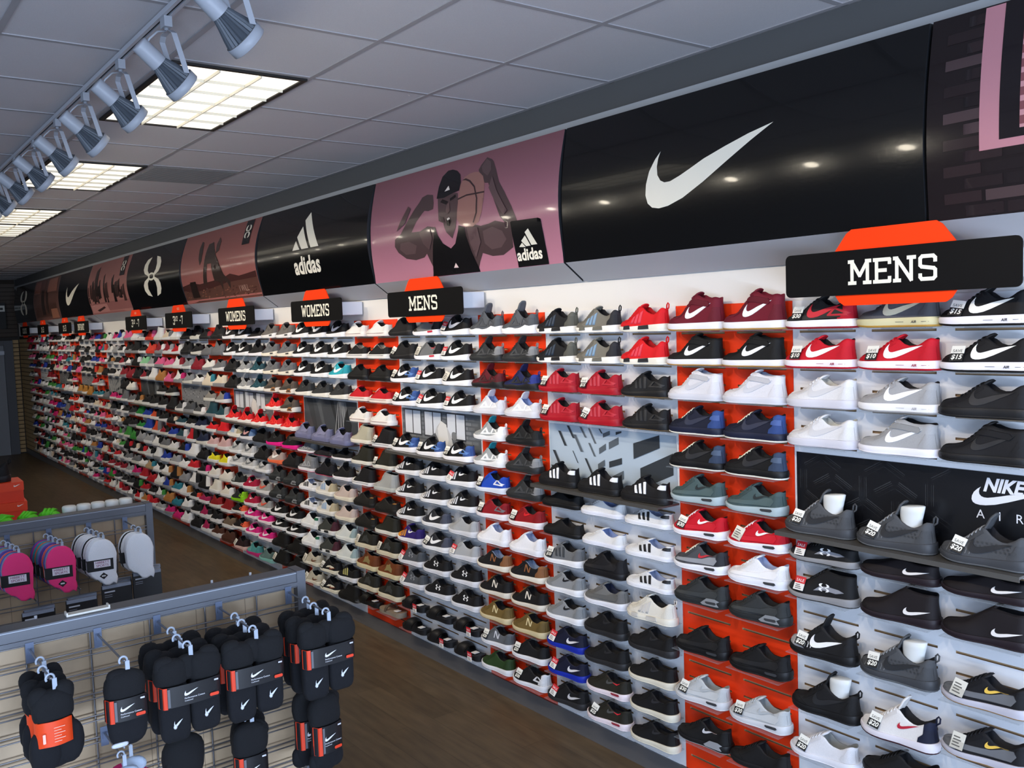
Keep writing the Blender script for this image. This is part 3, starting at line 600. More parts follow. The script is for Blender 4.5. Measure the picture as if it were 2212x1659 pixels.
ST = {
 'mar': ('afm','burgundy high-top with white tick', dict(u='6b1225', mid='eeeef4', out='b08a4e', lin='7d2033', dec='swh:f4f4f4')),
 'bkm': ('afm','black high-top with white tick', dict(u=BK, mid='e8e8ee', out='b08a4e', dec='swh:f4f4f4')),
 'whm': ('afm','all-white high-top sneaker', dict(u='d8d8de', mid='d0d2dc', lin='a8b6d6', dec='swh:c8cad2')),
 'nvl': ('af','navy low-top with cream laces', dict(u='151a2e', heel='2f4a86', mid='1b2036', out='e4e2d8', lace='e9e4cc', dec='swb:242a40 heel:38538f')),
 'bkl': ('af','black low-top with slate heel', dict(u='0e0f12', heel='33425c', mid='121316', out='e4e2d8', lace='e9e4cc', dec='swb:1c1e24 heel:3f5068')),
 'tlam': ('am','grey-green air-cushioned runner', dict(u='45585a', cap='3a4b4e', mid='a9bac0', out='8c9da2', dec='sws:20282a mud:4c6062')),
 'rdam': ('am','red air-cushioned runner', dict(u='c30f24', mid='ecebf2', lace='f0e8e8', dec='sws:f4f4f4 mud:cc1228')),
 'gram': ('am','grey runner with red patch', dict(u='4a4c52', heel='2c2e34', mid='eceef4', lace='e9e0cc', dec='mud:94989f sws:c22a36')),
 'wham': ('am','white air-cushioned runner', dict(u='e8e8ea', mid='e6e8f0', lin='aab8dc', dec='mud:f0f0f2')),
 'cham': ('am','charcoal runner with grey heel frame', dict(u='2f3234', mid='26292b', dec='mud:35393b wing:8a8e92')),
 'bkam': ('am','plain black air-cushioned runner', dict(u='121214', mid='141416', dec='mud:18181a')),
 'ltd': ('am','pale grey leather runner', dict(u='bcc0c2', mid='d4d6da', lin='8e9496', dec='mud:c6cacc sws:b0b5b8')),
 'shox': ('ro','black runner with silver spring heel', dict(u='131315', mid='1a1a1c', out='8f9296', dec='sws:c8c8cc wing:9a9da2')),
 'bkmesh': ('ro','black mesh runner', dict(u='141416', mid='1c1c1e')),
 'bred': ('af','black and red low-top sneaker', dict(u='18181a', heel='b81228', mid='f0eef2', out='8c1424', dec='mud:18181a hcage:b81228 swb:c4182c')),
 'gryg': ('af','grey low-top with cream sole', dict(u='55565c', mid='cfc9a0', out='b08a3c', lin='d8d4bc', dec='swb:d8d4b8 air:3c3c3c')),
 'bkaf': ('af','black low-top with white tick', dict(u='0e0e11', mid='eeebf2', out='101012', dec='swb:f0efe6 air:303034')),
 'rdaf': ('af','red low-top with white tick', dict(u='bf1024', mid='f2ecf4', out='b01226', dec='swb:f4f4f4 air:a01c30')),
 'whl': ('af','all-white low-top sneaker', dict(u='dadadc', mid='d0d0da', out='c4c4d0', lin='c8c8c0', dec='swb:cccccf')),
 'gyl': ('af','light grey low-top with white tick', dict(u='a2a3a5', mid='eeeef2', out='9c9da0', dec='swb:f6f6f4 air:a8a8ac')),
 'bbl': ('af','all-black low-top sneaker', dict(u='17171a', mid='19191b', dec='swb:1f1f22')),
 'gym': ('afm','light grey high-top with white tick', dict(u='a2a3a5', mid='ecebf4', dec='swh:f6f6f4')),
 'bbm': ('afm','all-black high-top sneaker', dict(u='17171a', mid='19191b', dec='swh:202022')),
 'kdg': ('kd','dark grey knit basketball shoe', dict(u='4b4d50', mid='404246', out='5a5e62', lace='8a8c8e', dec='knit:333538 zig:6a6c6e swb:222326')),
 'ual': ('kb','black and silver basketball low-top', dict(u='141416', mid='8e8e90', out='2a2a2c', dec='form:8c8e96 ua:f0f0f0')),
 'kob': ('kb','brown-black sculpted low-top', dict(u='191417', mid='231a20', lace='none', dec='swk:f0ece8')),
 'uam': ('km','black and silver basketball mid-top', dict(u='141416', mid='8e8e90', out='2a2a2c', dec='form:8c8e96 ua:f0f0f0')),
 'kobm': ('km','brown-black sculpted mid-top', dict(u='191417', mid='231a20', lace='none', dec='swk:f0ece8')),
 'kdbw': ('kd','black and white knit basketball shoe', dict(u='18181a', toe='a8a8aa', mid='161618', dec='zig:d0d0d0 swb:f4f4f4')),
 'met': ('ro','grey training shoe with gold tick', dict(u='16161a', toe='6f7276', mid='c4c2cc', dec='mud:6a6c70 sws:e8c050', out='8a6a40')),
 'kdb': ('kd','plain black knit basketball shoe', dict(u='151517', mid='161618', dec='swb:1d1d20')),
 'kdw': ('kd','white basketball shoe with red tick', dict(u='e4e0dc', mid='e6e0e6', out='3a1820', heel='1d2238', dec='sws:b81c34')),
 'whr': ('ro','white knit runner', dict(u='dcdce0', mid='e8e8ee', lin='8a8c8a')),
 'nmb': ('nm','black runner with dark blue stripes', dict(u='17181b', heel='5e5e56', mid='f0eee8', dec='nm3:2e3c4c blk:1c1c1e')),
 'nmg': ('nm','khaki runner with light blue stripes', dict(u='77746a', heel='2b2c30', mid='efede6', dec='nm3:7d9cb8 blk:6c6a60')),
 'nmr': ('nm','bright red runner with pink stripes', dict(u='d8161f', mid='ece8da', lin='b01018', dec='nm3:e03f52 blk:26262a')),
 'nmw': ('nm','cream runner with cream sole', dict(u='dcd8cc', mid='e4dfd0', dec='nm3:d0ccc6 blk:cac6be')),
 'zxr': ('ro','crimson runner with crimson sole', dict(u='a81426', mid='a81424', dec='st3:bf3a4a hcage:b81c30')),
 'zxb': ('ro','black runner with black stripes', dict(u='16171a', mid='1a1a1c', out='6a5638', dec='st3:24262a hcage:222326')),
 'ssb': ('ss','black low-top with white stripes', dict(u='131316', mid='18181a', dec='st3:f2f2f2 heel:e8e8e8')),
 'bpl': ('ss','plain black low-top sneaker', dict(u='111113', mid='131315')),
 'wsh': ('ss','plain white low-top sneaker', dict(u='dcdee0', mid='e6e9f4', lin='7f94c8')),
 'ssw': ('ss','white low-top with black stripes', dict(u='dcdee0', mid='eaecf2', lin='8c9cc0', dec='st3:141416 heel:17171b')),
 'zxg': ('ro','grey runner with dark stripes', dict(u='6c6f72', mid='eef0f4', dec='st3:3c4044')),
 'bpm': ('ss','matt black low-top sneaker', dict(u='16161a', mid='18181b', dec='mud:1a1a1e')),
 'gpm': ('ro','grey suede low-top runner', dict(u='6e6f6e', mid='e4e6ee', lin='232a44', dec='mud:5f605f')),
 'rog': ('ro','grey woven runner with black tick', dict(u='888c90', mid='eceef2', dec='sws:16161a')),
 'rob': ('ro','black runner with dark sole', dict(u='121214', mid='2a2a2c', dec='sws:1e1e20')),
 'roc': ('ro','black runner with cream sole', dict(u='121214', mid='dfd9c6', dec='sws:26262a')),
 'tnn': ('ro','navy runner with blue sole', dict(u='12162e', mid='1a2fa8', dec='swk:e0e0e4')),
 'tnb': ('ro','black runner with silver toe tick', dict(u='121214', mid='2c2c2e', dec='swk:c8c8cc')),
 'olv': ('ro','olive runner with red collar line', dict(u='26241c', mid='ecdfe4', dec='sws:4e4e4c vlp:e02838 win:9a3040')),
 'hug': ('hu','grey strapped runner with white sole', dict(u='565a60', mid='eef0f4', dec='cage:46494e')),
 'hud': ('hu','charcoal strapped runner', dict(u='2c2e30', mid='2a2c2e', heel='8c8e90', dec='cage:3c3e41')),
 'hum': ('hu','maroon strapped runner', dict(u='5c1420', mid='1e1e20', dec='cage:3a1016')),
 'hun': ('hu','navy blue strapped runner', dict(u='1c2450', mid='1e1e20', heel='2a3a8c', dec='cage:14161e')),
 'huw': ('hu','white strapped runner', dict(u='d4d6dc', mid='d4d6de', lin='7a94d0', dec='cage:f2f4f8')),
 'hut': ('hu','grey, white and teal strapped runner', dict(u='9da2a4', heel='eef0f2', cap='1e8494', mid='e8eaec', dec='cage:f0f2f2')),
 'hub': ('hu','black strapped runner', dict(u='17181a', mid='1b1c1e', dec='cage:222426')),
 'prb': ('ro','royal blue runner with white sole', dict(u='1c48b4', toe='1c1c20', mid='dce4f0', dec='hcage:e4e8f0')),
 'prr': ('ro','dark red runner with grey toe', dict(u='8c1420', toe='55585c', mid='ece8ee', dec='hcage:6e6e74')),
 'ror': ('ro','red runner with red tick', dict(u='8c1018', mid='eee8ea', dec='sws:d81c24')),
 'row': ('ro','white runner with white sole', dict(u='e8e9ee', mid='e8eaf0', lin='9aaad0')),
 'nbb': ('ro','black suede runner with tan heel', dict(u='141417', heel='8a5c38', mid='e6e0d2', out='8a5c34', lin='8ca0c0', dec='N:8c5a36')),
 'nbk': ('ro','black runner with outlined N', dict(u='141416', mid='dcd6c8', out='8c6236', lace='7c4c20', dec='N:e0d8c8')),
 'nbt': ('ro','olive-tan suede runner', dict(u='6e5a30', mid='cfc19a', out='a08650', dec='N:d8c898')),
 'nbg': ('ro','grey suede runner', dict(u='5c6066', mid='e2e4ea', dec='N:d0d4dc')),
 'bkw': ('ro','black suede runner with white sole', dict(u='161618', mid='e8e8ec')),
 'grn': ('ro','forest green runner', dict(u='28401f', mid='e4e6ea')),
 'bkh': ('ro','black runner with white heel', dict(u='161618', heel='d8dade', mid='e4e6ec', dec='hcage:d8dade')),
 'bkr': ('ro','black mesh air runner', dict(u='18181a', mid='1c1c1e')),
 'olg': ('ro','olive and grey runner, white sole', dict(u='6c6e70', toe='2e2c22', heel='1c1c20', mid='eeeef4', dec='win:cc2840 vlp:d8303c')),
 'bnk': ('ro','black runner with white tick and sole', dict(u='121214', mid='eceef2', dec='sw:f4f4f4')),
 'bnb': ('ro','black runner with speckled blue heel', dict(u='121214', heel='3c5c9c', mid='eeeef2', dec='hcage:5c84c0 sw:f4f4f4')),
 'zeb': ('ro','black trainer with white striped toe', dict(u='17171a', mid='eaecf0', toe='c8c8cc', dec='bands:e8e8ea sws:f0f0f0')),
 'gnk': ('ro','grey and black runner, white tick', dict(u='2a2b30', heel='4c5060', toe='4c5060', mid='eaecf0', dec='sw:f4f4f4')),
 'lgr': ('ro','light grey knit runner', dict(u='a4a7aa', mid='d4d6dc')),
 'orp': ('ro','orange and purple trainer', dict(u='30206c', toe='e09020', mid='eeeef2', dec='bands:e89c28 sws:f0f0f0')),
 'uag': ('ro','grey runner with crossed-arc logo', dict(u='4c5056', mid='dcdee4', dec='ua:8e9298')),
 'uab': ('ro','black runner with white crossed-arc logo', dict(u='141417', mid='d8dae0', dec='ua:f0f0f0')),
 'cvw': ('cv','white canvas low-top sneaker', dict(u='e4e2de', mid='ece6e0', dec='line:6a3038')),
 'cvb': ('cv','black canvas low-top sneaker', dict(u='161618', mid='e8e6e2', lace='e8e6e0', lin='a8a49c', dec='line:2c2c30 toecap:e8e6e2')),
 'cvk': ('cv','all-black canvas low-top sneaker', dict(u='121213', mid='141415')),
 'cvr': ('cv','red canvas low-top sneaker', dict(u='c01622', mid='e6dcd2', lace='e6dcd8', dec='line:902028 toecap:e6ded6')),
 'chc': ('ch','cream canvas high-top sneaker', dict(u='b4b09c', mid='e4e0d4', lace='e4e0d4')),
 'chb': ('ch','black canvas high-top sneaker', dict(u='161619', mid='e6e6e8', dec='line:2c2c30 toecap:e6e6e4')),
 'chd': ('ch','dark leather high-top sneaker', dict(u='26261f', mid='e0ded4')),
 'chg': ('ch','pale grey high-top sneaker', dict(u='a2a4a2', mid='b8bcb8')),
 'vnb': ('cv','black low-top with tan patch', dict(u='1c1b19', mid='1e1d1b', dec='heel:a8702c')),
 'chk': ('ck','dark grey chukka boot, cream sole', dict(u='24241f', mid='d8cfb4', dec='star:3a3c3a')),
 'chn': ('ck','chestnut chukka boot with khaki star', dict(u='6e3a1c', mid='d8cca4', dec='star:8c7c50')),
 'gpk': ('ch','grey basketball sneaker, pink trim', dict(u='7c7e82', mid='e4e4ea', out='d82464', dec='cage:a4a6aa')),
 'dkp': ('kd','dark basketball sneaker, pink line', dict(u='17171e', mid='1b1b20', out='cc3060')),
 'dkw': ('kd','black trainer with white sole', dict(u='161619', mid='ecebf2')),
 'tqr': ('ro','turquoise runner with white tick', dict(u='28a4b4', mid='eceef2', dec='sw:f0f4f4')),
 'dgr': ('ro','dark grey runner, white sole', dict(u='2e3032', mid='eae8e0', dec='sws:3a3c3e')),
 'lil': ('ss','lilac suede low-top sneaker', dict(u='7c7e9e', mid='6f7294', dec='form:8688a8')),
 'wbl': ('ro','white runner with light blue stripes', dict(u='d4d2cc', mid='eceae2', heel='b8ab8c', dec='st3:8cacd0')),
 'pbg': ('ro','pale pink-beige runner', dict(u='c4b4ac', mid='e4decb')),
 'stn': ('ss','white low-top with green heel', dict(u='e8eaea', mid='e8ebee', dec='heel:1e6b48')),
 'eqt': ('nm','dark grey and maroon runner', dict(u='3c3f3c', heel='4c2430', mid='e4e6e4', dec='blk:2c2e2e')),
 'mnt': ('nm','white and mint runner', dict(u='d4dad8', heel='9ab0b2', mid='e8ece8')),
 'bei': ('kd','beige basketball shoe, brown tick', dict(u='b8b2a0', mid='e0dccb', dec='swk:6a3c26')),
 'wbk': ('kd','black and cream basketball shoe', dict(u='151518', mid='e4e0cc', toe='e4e0cc', dec='form:e4e0cc swk:7a4430')),
 'bad': ('ro','black runner with gold stripes', dict(u='161616', mid='e4e6ea', dec='st3:b8b06a')),
 'bhi': ('bt','black laced boot', dict(u='141414', mid='161616')),
 'thg': ('am','taupe-grey runner with white sole', dict(u='6c6864', mid='e6e6e6', dec='sws:5a5652')),
 'thw': ('am','grey runner with cream sole', dict(u='6a6c70', mid='e8e2d2', dec='sws:5a5c60')),
 'amt': ('am','brown runner with tan air unit', dict(u='5c5048', mid='e4dfd6', dec='mud:3c3a36 wing:a06c40')),
 'hur': ('hu','bright red strapped runner, white sole', dict(u='d81a24', mid='f0ecea', dec='cage:ec3a30')),
 'bpk': ('ro','black runner with pink sole', dict(u='161619', mid='ec2090', dec='sws:3c3c40')),
 'pch': ('ro','peach runner with orange sole', dict(u='a89690', mid='ec7048', dec='sw:f0f0ee')),
 'huy': ('hu','silver-grey strapped runner, white sole', dict(u='94979a', mid='eef0ee', dec='cage:a8abac')),
 'hul': ('hu','dark teal strapped runner, white sole', dict(u='1c4450', mid='eef0ee', dec='cage:245662')),
 'blb': ('ro','blue and black runner', dict(u='1c2230', heel='7090c0', mid='e6e6ec', dec='sw:d8a0a0')),
 'wgr': ('ro','white and grey runner', dict(u='c0c2c4', mid='e6e8ea', dec='sw:707478')),
 'cam': ('ro','black and white camouflage runner', dict(u='2c3030', mid='e2e4e4', dec='bands:b8bcb8')),
 'pkd': ('ro','crimson-pink runner with white tick', dict(u='a8163c', mid='e8e6ea', dec='sws:f0e0e4')),
 'gor': ('ro','grey runner with orange tick', dict(u='9a9a98', mid='e0e0e2', dec='sw:e0604c')),
 'blm': ('ro','black and lime runner', dict(u='262a2a', heel='94d820', mid='84c81c', dec='hcage:94d820')),
 'bor': ('ro','black and orange runner', dict(u='1c1718', heel='f06440', mid='e8e4e0', dec='hcage:f06440')),
 'hpk': ('ro','hot pink runner with white tick', dict(u='d4207c', mid='f0e4ea', dec='sw:f4e8ee')),
 'mrn': ('ro','dark maroon runner', dict(u='2c181c', mid='d8b4ac')),
 'tea': ('ro','teal and pink runner', dict(u='4c9494', mid='c02a74', dec='bands:7cb8b4')),
 'teg': ('ro','grey-teal runner', dict(u='5c7674', mid='7cb8b0')),
}
SLIDES = {'sld': ('black slide sandal', '17171a', '141416', False), 'sdb': ('black strap sandal', '161616', '121212', False), 'sdg': ('grey-brown thong sandal', '8a7f70', '5c5046', True)}
# ------------------------------------------------------------------ the room
def wood(name, c1, c2, sx, sy_, rough):
    m = bpy.data.materials.new(name); m.use_nodes = True; nt = m.node_tree; b = nt.nodes['Principled BSDF']
    tc = nt.nodes.new('ShaderNodeTexCoord'); mp = nt.nodes.new('ShaderNodeMapping'); mp.inputs['Rotation'].default_value = (0, 0, pi/2)
    br = nt.nodes.new('ShaderNodeTexBrick'); br.inputs['Scale'].default_value = 1; br.inputs['Brick Width'].default_value = 1.2; br.inputs['Row Height'].default_value = .16
    br.inputs['Mortar Size'].default_value = .0012; br.inputs['Color1'].default_value = (*hexl(c1), 1); br.inputs['Color2'].default_value = (*hexl(c2), 1); br.inputs['Mortar'].default_value = (*[x*.5 for x in hexl(c1)], 1)
    n = nt.nodes.new('ShaderNodeTexNoise'); n.inputs['Scale'].default_value = 3; n.inputs['Detail'].default_value = 8; mp2 = nt.nodes.new('ShaderNodeMapping'); mp2.inputs['Scale'].default_value = (sx, sy_, 1)
    mx = nt.nodes.new('ShaderNodeMix'); mx.data_type = 'RGBA'; mx.blend_type = 'MULTIPLY'; mx.inputs['Factor'].default_value = .7
    cr_ = nt.nodes.new('ShaderNodeValToRGB'); cr_.color_ramp.elements[0].color = (.55, .52, .5, 1); cr_.color_ramp.elements[1].color = (1.2, 1.15, 1.1, 1); cr_.color_ramp.elements[0].position = .3; cr_.color_ramp.elements[1].position = .7
    L = nt.links.new; L(tc.outputs['Object'], mp.inputs['Vector']); L(mp.outputs[0], br.inputs['Vector']); L(tc.outputs['Object'], mp2.inputs['Vector']); L(mp2.outputs[0], n.inputs['Vector'])
    L(n.outputs['Fac'], cr_.inputs['Fac']); L(br.outputs['Color'], mx.inputs['A']); L(cr_.outputs['Color'], mx.inputs['B']); L(mx.outputs['Result'], b.inputs['Base Color']); b.inputs['Roughness'].default_value = rough
    MATS[name] = m; return m
floor_m = wood('floor_planks', '5a4d3b', '665844', 9, 1.2, .42)
board_m = wood('birch_board', 'c4ad8e', 'ccb698', 1.5, 18, .5)
white_wall = mat('white_wall', 'e4e2de', .7, bump=.15, scale=90); grey_paint = mat('grey_paint', '4c4f52', .6)
trim_m = mat('light_trim', 'a4a9ae', .5); tile_m = mat('ceiling_tile', 'c8c6ca', .9, noise=.12, scale=400, bump=.3); tbar = mat('ceiling_bar', 'a09ea2', .6)
XL, YF, YB = -7.0, -4.2, 19.3
struct(MB().box((XL, YF, -.05), (D+.1, YB+.1, 0), floor_m).obj('floor'))
struct(MB().box((XL, YF, CEIL), (D+.1, YB+.1, CEIL+.05), tile_m).obj('ceiling'))
mb = MB(); k = 0; x = 3.035
while x > XL: mb.box((x-.012, YF, CEIL-.004), (x+.012, YB, CEIL), tbar); x -= .6096
y = 2.5521-.6096*11
while y < YB: mb.box((XL, y-.012, CEIL-.0035), (D, y+.012, CEIL), tbar); y += .6096
struct(mb.obj('trim_1'))
struct(MB().box((D, YF, 0), (D+.1, YB+.1, CEIL), white_wall).obj('wall_right'))
struct(MB().box((D-.012, YF, 3.142), (D-.0005, YB, CEIL-.006), grey_paint).obj('trim_2'))
struct(MB().box((D-.03, YF, 3.094), (D-.0005, YB, 3.141), trim_m).obj('trim_3'))
struct(MB().box((D-.022, YF, .0005), (D-.0005, YB, .097), mat('base_metal', '6a6a6c', .45, .3)).obj('baseboard_right'))
def holed(name, axis, p, a0, a1, h0, h1, z0, z1, th, m):
    """wall in the plane axis=p with an opening h0..h1 / z0..z1"""
    mb = MB()
    for u0, u1, w0, w1 in ((a0, h0, 0, CEIL), (h1, a1, 0, CEIL), (h0, h1, 0, z0), (h0, h1, z1, CEIL)):
        if axis == 'y': mb.box((u0, p-th, w0), (u1, p, w1), m)
        else: mb.box((p-th, u0, w0), (p, u1, w1), m)
    return struct(mb.obj(name))
holed('wall_front', 'y', YF+.0, XL, D, -5.2, 2.4, .3, 2.9, .1, white_wall)
holed('wall_left', 'x', XL, YF, YB, -2.4, 4.4, .3, 2.9, .1, white_wall)
glass = mat('clear_glass', 'ffffff', .02); glass.node_tree.nodes['Principled BSDF'].inputs['Alpha'].default_value = .12
for n_, ax in ((1, 'y'), (2, 'x')):
    mb = MB(); f = mat('window_frame', '5a5c60', .4, .6)
    a, b = (-5.2, 2.4) if ax == 'y' else (-2.4, 4.4)
    for i in range(5):
        q = a+(b-a)*i/4
        if ax == 'y': mb.box((max(a, q-.025), YF-.09, .3), (min(b, q+.025), YF-.01, 2.9), f)
        else: mb.box((XL-.09, max(a, q-.025), .3), (XL-.01, min(b, q+.025), 2.9), f)
    if ax == 'y': mb.box((a, YF-.055, .3), (b, YF-.045, 2.9), glass)
    else: mb.box((XL-.055, a, .3), (XL-.045, b, 2.9), glass)
    struct(mb.obj('window_%d' % n_))
# far wall with slatted boards and a grey service door
slat = mat('tan_slat', 'b09468', .6, noise=.15, scale=8); slat_d = mat('slat_groove', '2a2118', .8)
mb = MB(); mb.box((XL, YB, 0), (D, YB+.1, CEIL), mat('far_wall', '2f2c2a', .7)); struct(mb.obj('wall_back'))
mb = MB(); mb.box((2.93, YB-.012, .02), (D-.03, YB-.001, 2.14), slat_d)
z = .02
while z < 2.1: mb.box((2.93, YB-.022, z+.008), (D-.03, YB-.0125, z+.07), slat); z += .0762
struct(mb.obj('trim_4'))
mb = MB(); mb.box((XL, YB-.008, 2.2), (D-.03, YB-.001, CEIL-.01), slat_d); z = 2.21
while z < CEIL-.1: mb.box((XL, YB-.018, z+.006), (D-.03, YB-.0085, z+.07), mat('brown_slat', '40342a', .6)); z += .0762
struct(mb.obj('trim_5'))
mb = MB(); gd = mat('door_paint', '858990', .5); mb.box((1.80, YB-.05, 0.001), (2.77, YB-.015, 2.05), gd); d_ = struct(mb.obj('door_1'))
mb = MB(); mb.box((1.70, YB-.06, 0.001), (1.795, YB-.012, 2.14), mat('door_frame', '54575e', .5)).box((2.775, YB-.06, 0.001), (2.925, YB-.012, 2.14), mat('door_frame', '54575e', .5)).box((1.796, YB-.06, 2.055), (2.774, YB-.012, 2.14), mat('door_frame', '54575e', .5)); struct(mb.obj('trim_6'))
mb = MB(); mb.box((1.86, YB-.10, 1.0), (1.98, YB-.0505, 1.03), mat('chrome', 'c8c8cc', .2, 1)); mb.obj('door_handle', d_)
mb = MB(); mb.box((2.5, YB-.10, 1.88), (2.77, YB-.0605, 1.95), mat('closer_metal', '9a9ea4', .3, .8)); mb.obj('door_closer', d_)
mb = MB(); dk = ink('141414'); mb.box((2.62, YB-.16, 2.36), (2.83, YB-.019, 2.84), dk); mb.box((2.63, YB-.165, 2.68), (2.82, YB-.1605, 2.79), ink('d8d8d0')); mb.box((2.66, YB-.167, 2.71), (2.72, YB-.1655, 2.75), dk).box((2.74, YB-.167, 2.71), (2.79, YB-.1655, 2.75), dk)
tag(mb.obj('display_box'), 'black wall-mounted display box with white panel, on the far wall above the grey door', 'display box')

# ceiling lights
lensm = mat('light_lens', 'fff4dc', .5, emit=1.2, ecol=(1, .93, .80)); louv = mat('louver', 'dcd6c4', .35, .0); darkf = mat('fixture_shadow', '14110e', .6)
def troffer(x0, y0, label):
    x1, y1 = x0+.5856, y0+1.195; r = empty('ceiling_light', ((x0+x1)/2, (y0+y1)/2, CEIL-.004)); cx, cy_ = (x0+x1)/2, (y0+y1)/2
    t = lambda mb, n: mb.obj(n, r)
    mb = MB(); z = -.010
    for a, b in (((x0-cx, y0-cy_), (x1-cx, y0+.022-cy_)), ((x0-cx, y1-.022-cy_), (x1-cx, y1-cy_)), ((x0-cx, y0+.022-cy_), (x0+.022-cx, y1-.022-cy_)), ((x1-.022-cx, y0+.022-cy_), (x1-cx, y1-.022-cy_))): mb.box((a[0], a[1], z), (b[0], b[1], -.0002), darkf)
    t(mb, 'frame')
    mb = MB(); mb.box((x0+.022-cx, y0+.022-cy_, -.004), (x1-.022-cx, y1-.022-cy_, -.0006), lensm); t(mb, 'lens')
    mb = MB(); X0, X1, Y0, Y1 = x0+.022-cx, x1-.022-cx, y0+.022-cy_, y1-.022-cy_
    for i in (1, 2):
        q = X0+(X1-X0)*i/3; mb.box((q-.0022, Y0, -.018), (q+.0022, Y1, -.0045), louv)
    for j in range(1, 6):
        q = Y0+(Y1-Y0)*j/6; n = 5
        for i in range(3):
            a = X0+(X1-X0)*i/3+.003; b = X0+(X1-X0)*(i+1)/3-.003
            mb.add([(a, q-.005, -.0045), (b, q-.005, -.0045), (b, q+.005, -.0045), (a, q+.005, -.0045), (a, q, -.017), (b, q, -.017)], [(0, 1, 5, 4), (2, 3, 4, 5), (0, 4, 3), (1, 2, 5)], louv)
    t(mb, 'louver')
    tag(r, label, 'ceiling light', 'fluorescent ceiling lights')
Yt = 2.5521+.6096*2+.012; Xt = 1.2062+.012
for i, lab in enumerate(('square-celled ceiling light nearest the camera, beside the track lamps', 'second ceiling light from the camera, partly behind the track lamps', 'third ceiling light from the camera, at the left edge', 'farthest visible ceiling light, butted to the third one')):
    troffer(Xt, Yt+(0, 2.4384, 4.8768, 6.096)[i], lab)
for yy in (13.6, ): troffer(Xt, Yt+.6096*16, 'ceiling light near the far wall')
for xx, yy in ((-2.4516+.012, 2.5521+.012), (-2.4516+.012, 7.429+.012), (-2.4516+.012, 12.3058+.012)): troffer(xx, yy, 'ceiling light over the left part of the shop, %s one from the front' % {0: 'first', 7: 'second', 12: 'third'}[int(yy-2.5) if yy < 3 else int(yy)])
mb = MB(); vm = mat('return_grille', '7c7a78', .7, noise=.2, scale=300)
for i in range(24): mb.box((1.85, 6.235+i*.0246, CEIL-.008), (2.40, 6.25+i*.0246, CEIL-.0042), vm)
tag(mb.obj('air_vent'), 'greyish slotted air grille set in the ceiling right of the second light', 'air vent')
# track lighting
tk = mat('track_white', 'b9bcc4', .4); tkd = mat('track_slot', '15161a', .6); XT = 1.03
mb = MB(); mb.box((XT-.018, .2, CEIL-.022), (XT-.006, 18.5, CEIL-.0045), tk).box((XT+.006, .2, CEIL-.022), (XT+.018, 18.5, CEIL-.0045), tk).box((XT-.006, .2, CEIL-.014), (XT+.006, 18.5, CEIL-.0045), tkd)
tag(mb.obj('light_track'), 'long white lighting track with dark slot fixed to the ceiling', 'lighting track')
cw = mat('lamp_white', '9ea2aa', .4, spec=.3); fin = mat('lamp_fins', '4a5058', .5, .2); bulb = mat('bulb_glow', 'fff0d0', .4, emit=90, ecol=(1, .9, .72))
def lathe(mb, prof, m, n=24, ax=0, smooth=True, ribs=0):
    vs = []; fs = []
    for a, r in prof:
        for k in range(n):
            t = 2*pi*k/n; rr = r*(1+(ribs if k % 2 else -ribs)); vs.append((a, rr*math.cos(t), rr*math.sin(t)))
    for i in range(len(prof)-1):
        for k in range(n): fs.append((i*n+k, i*n+(k+1) % n, (i+1)*n+(k+1) % n, (i+1)*n+k))
    mb.add(vs, fs, m, smooth)
lamp_parts = None
def xform(mb, M):
    mb.v = [tuple(M @ Vector(v)) for v in mb.v]; return mb
tilt = math.radians(38); swing = math.radians(8)
HM = Matrix.Rotation(swing, 4, 'Z') @ Matrix.Rotation(tilt, 4, 'Y')     # lamp axis (local +x) pointed at the wall and down
hz = -.235
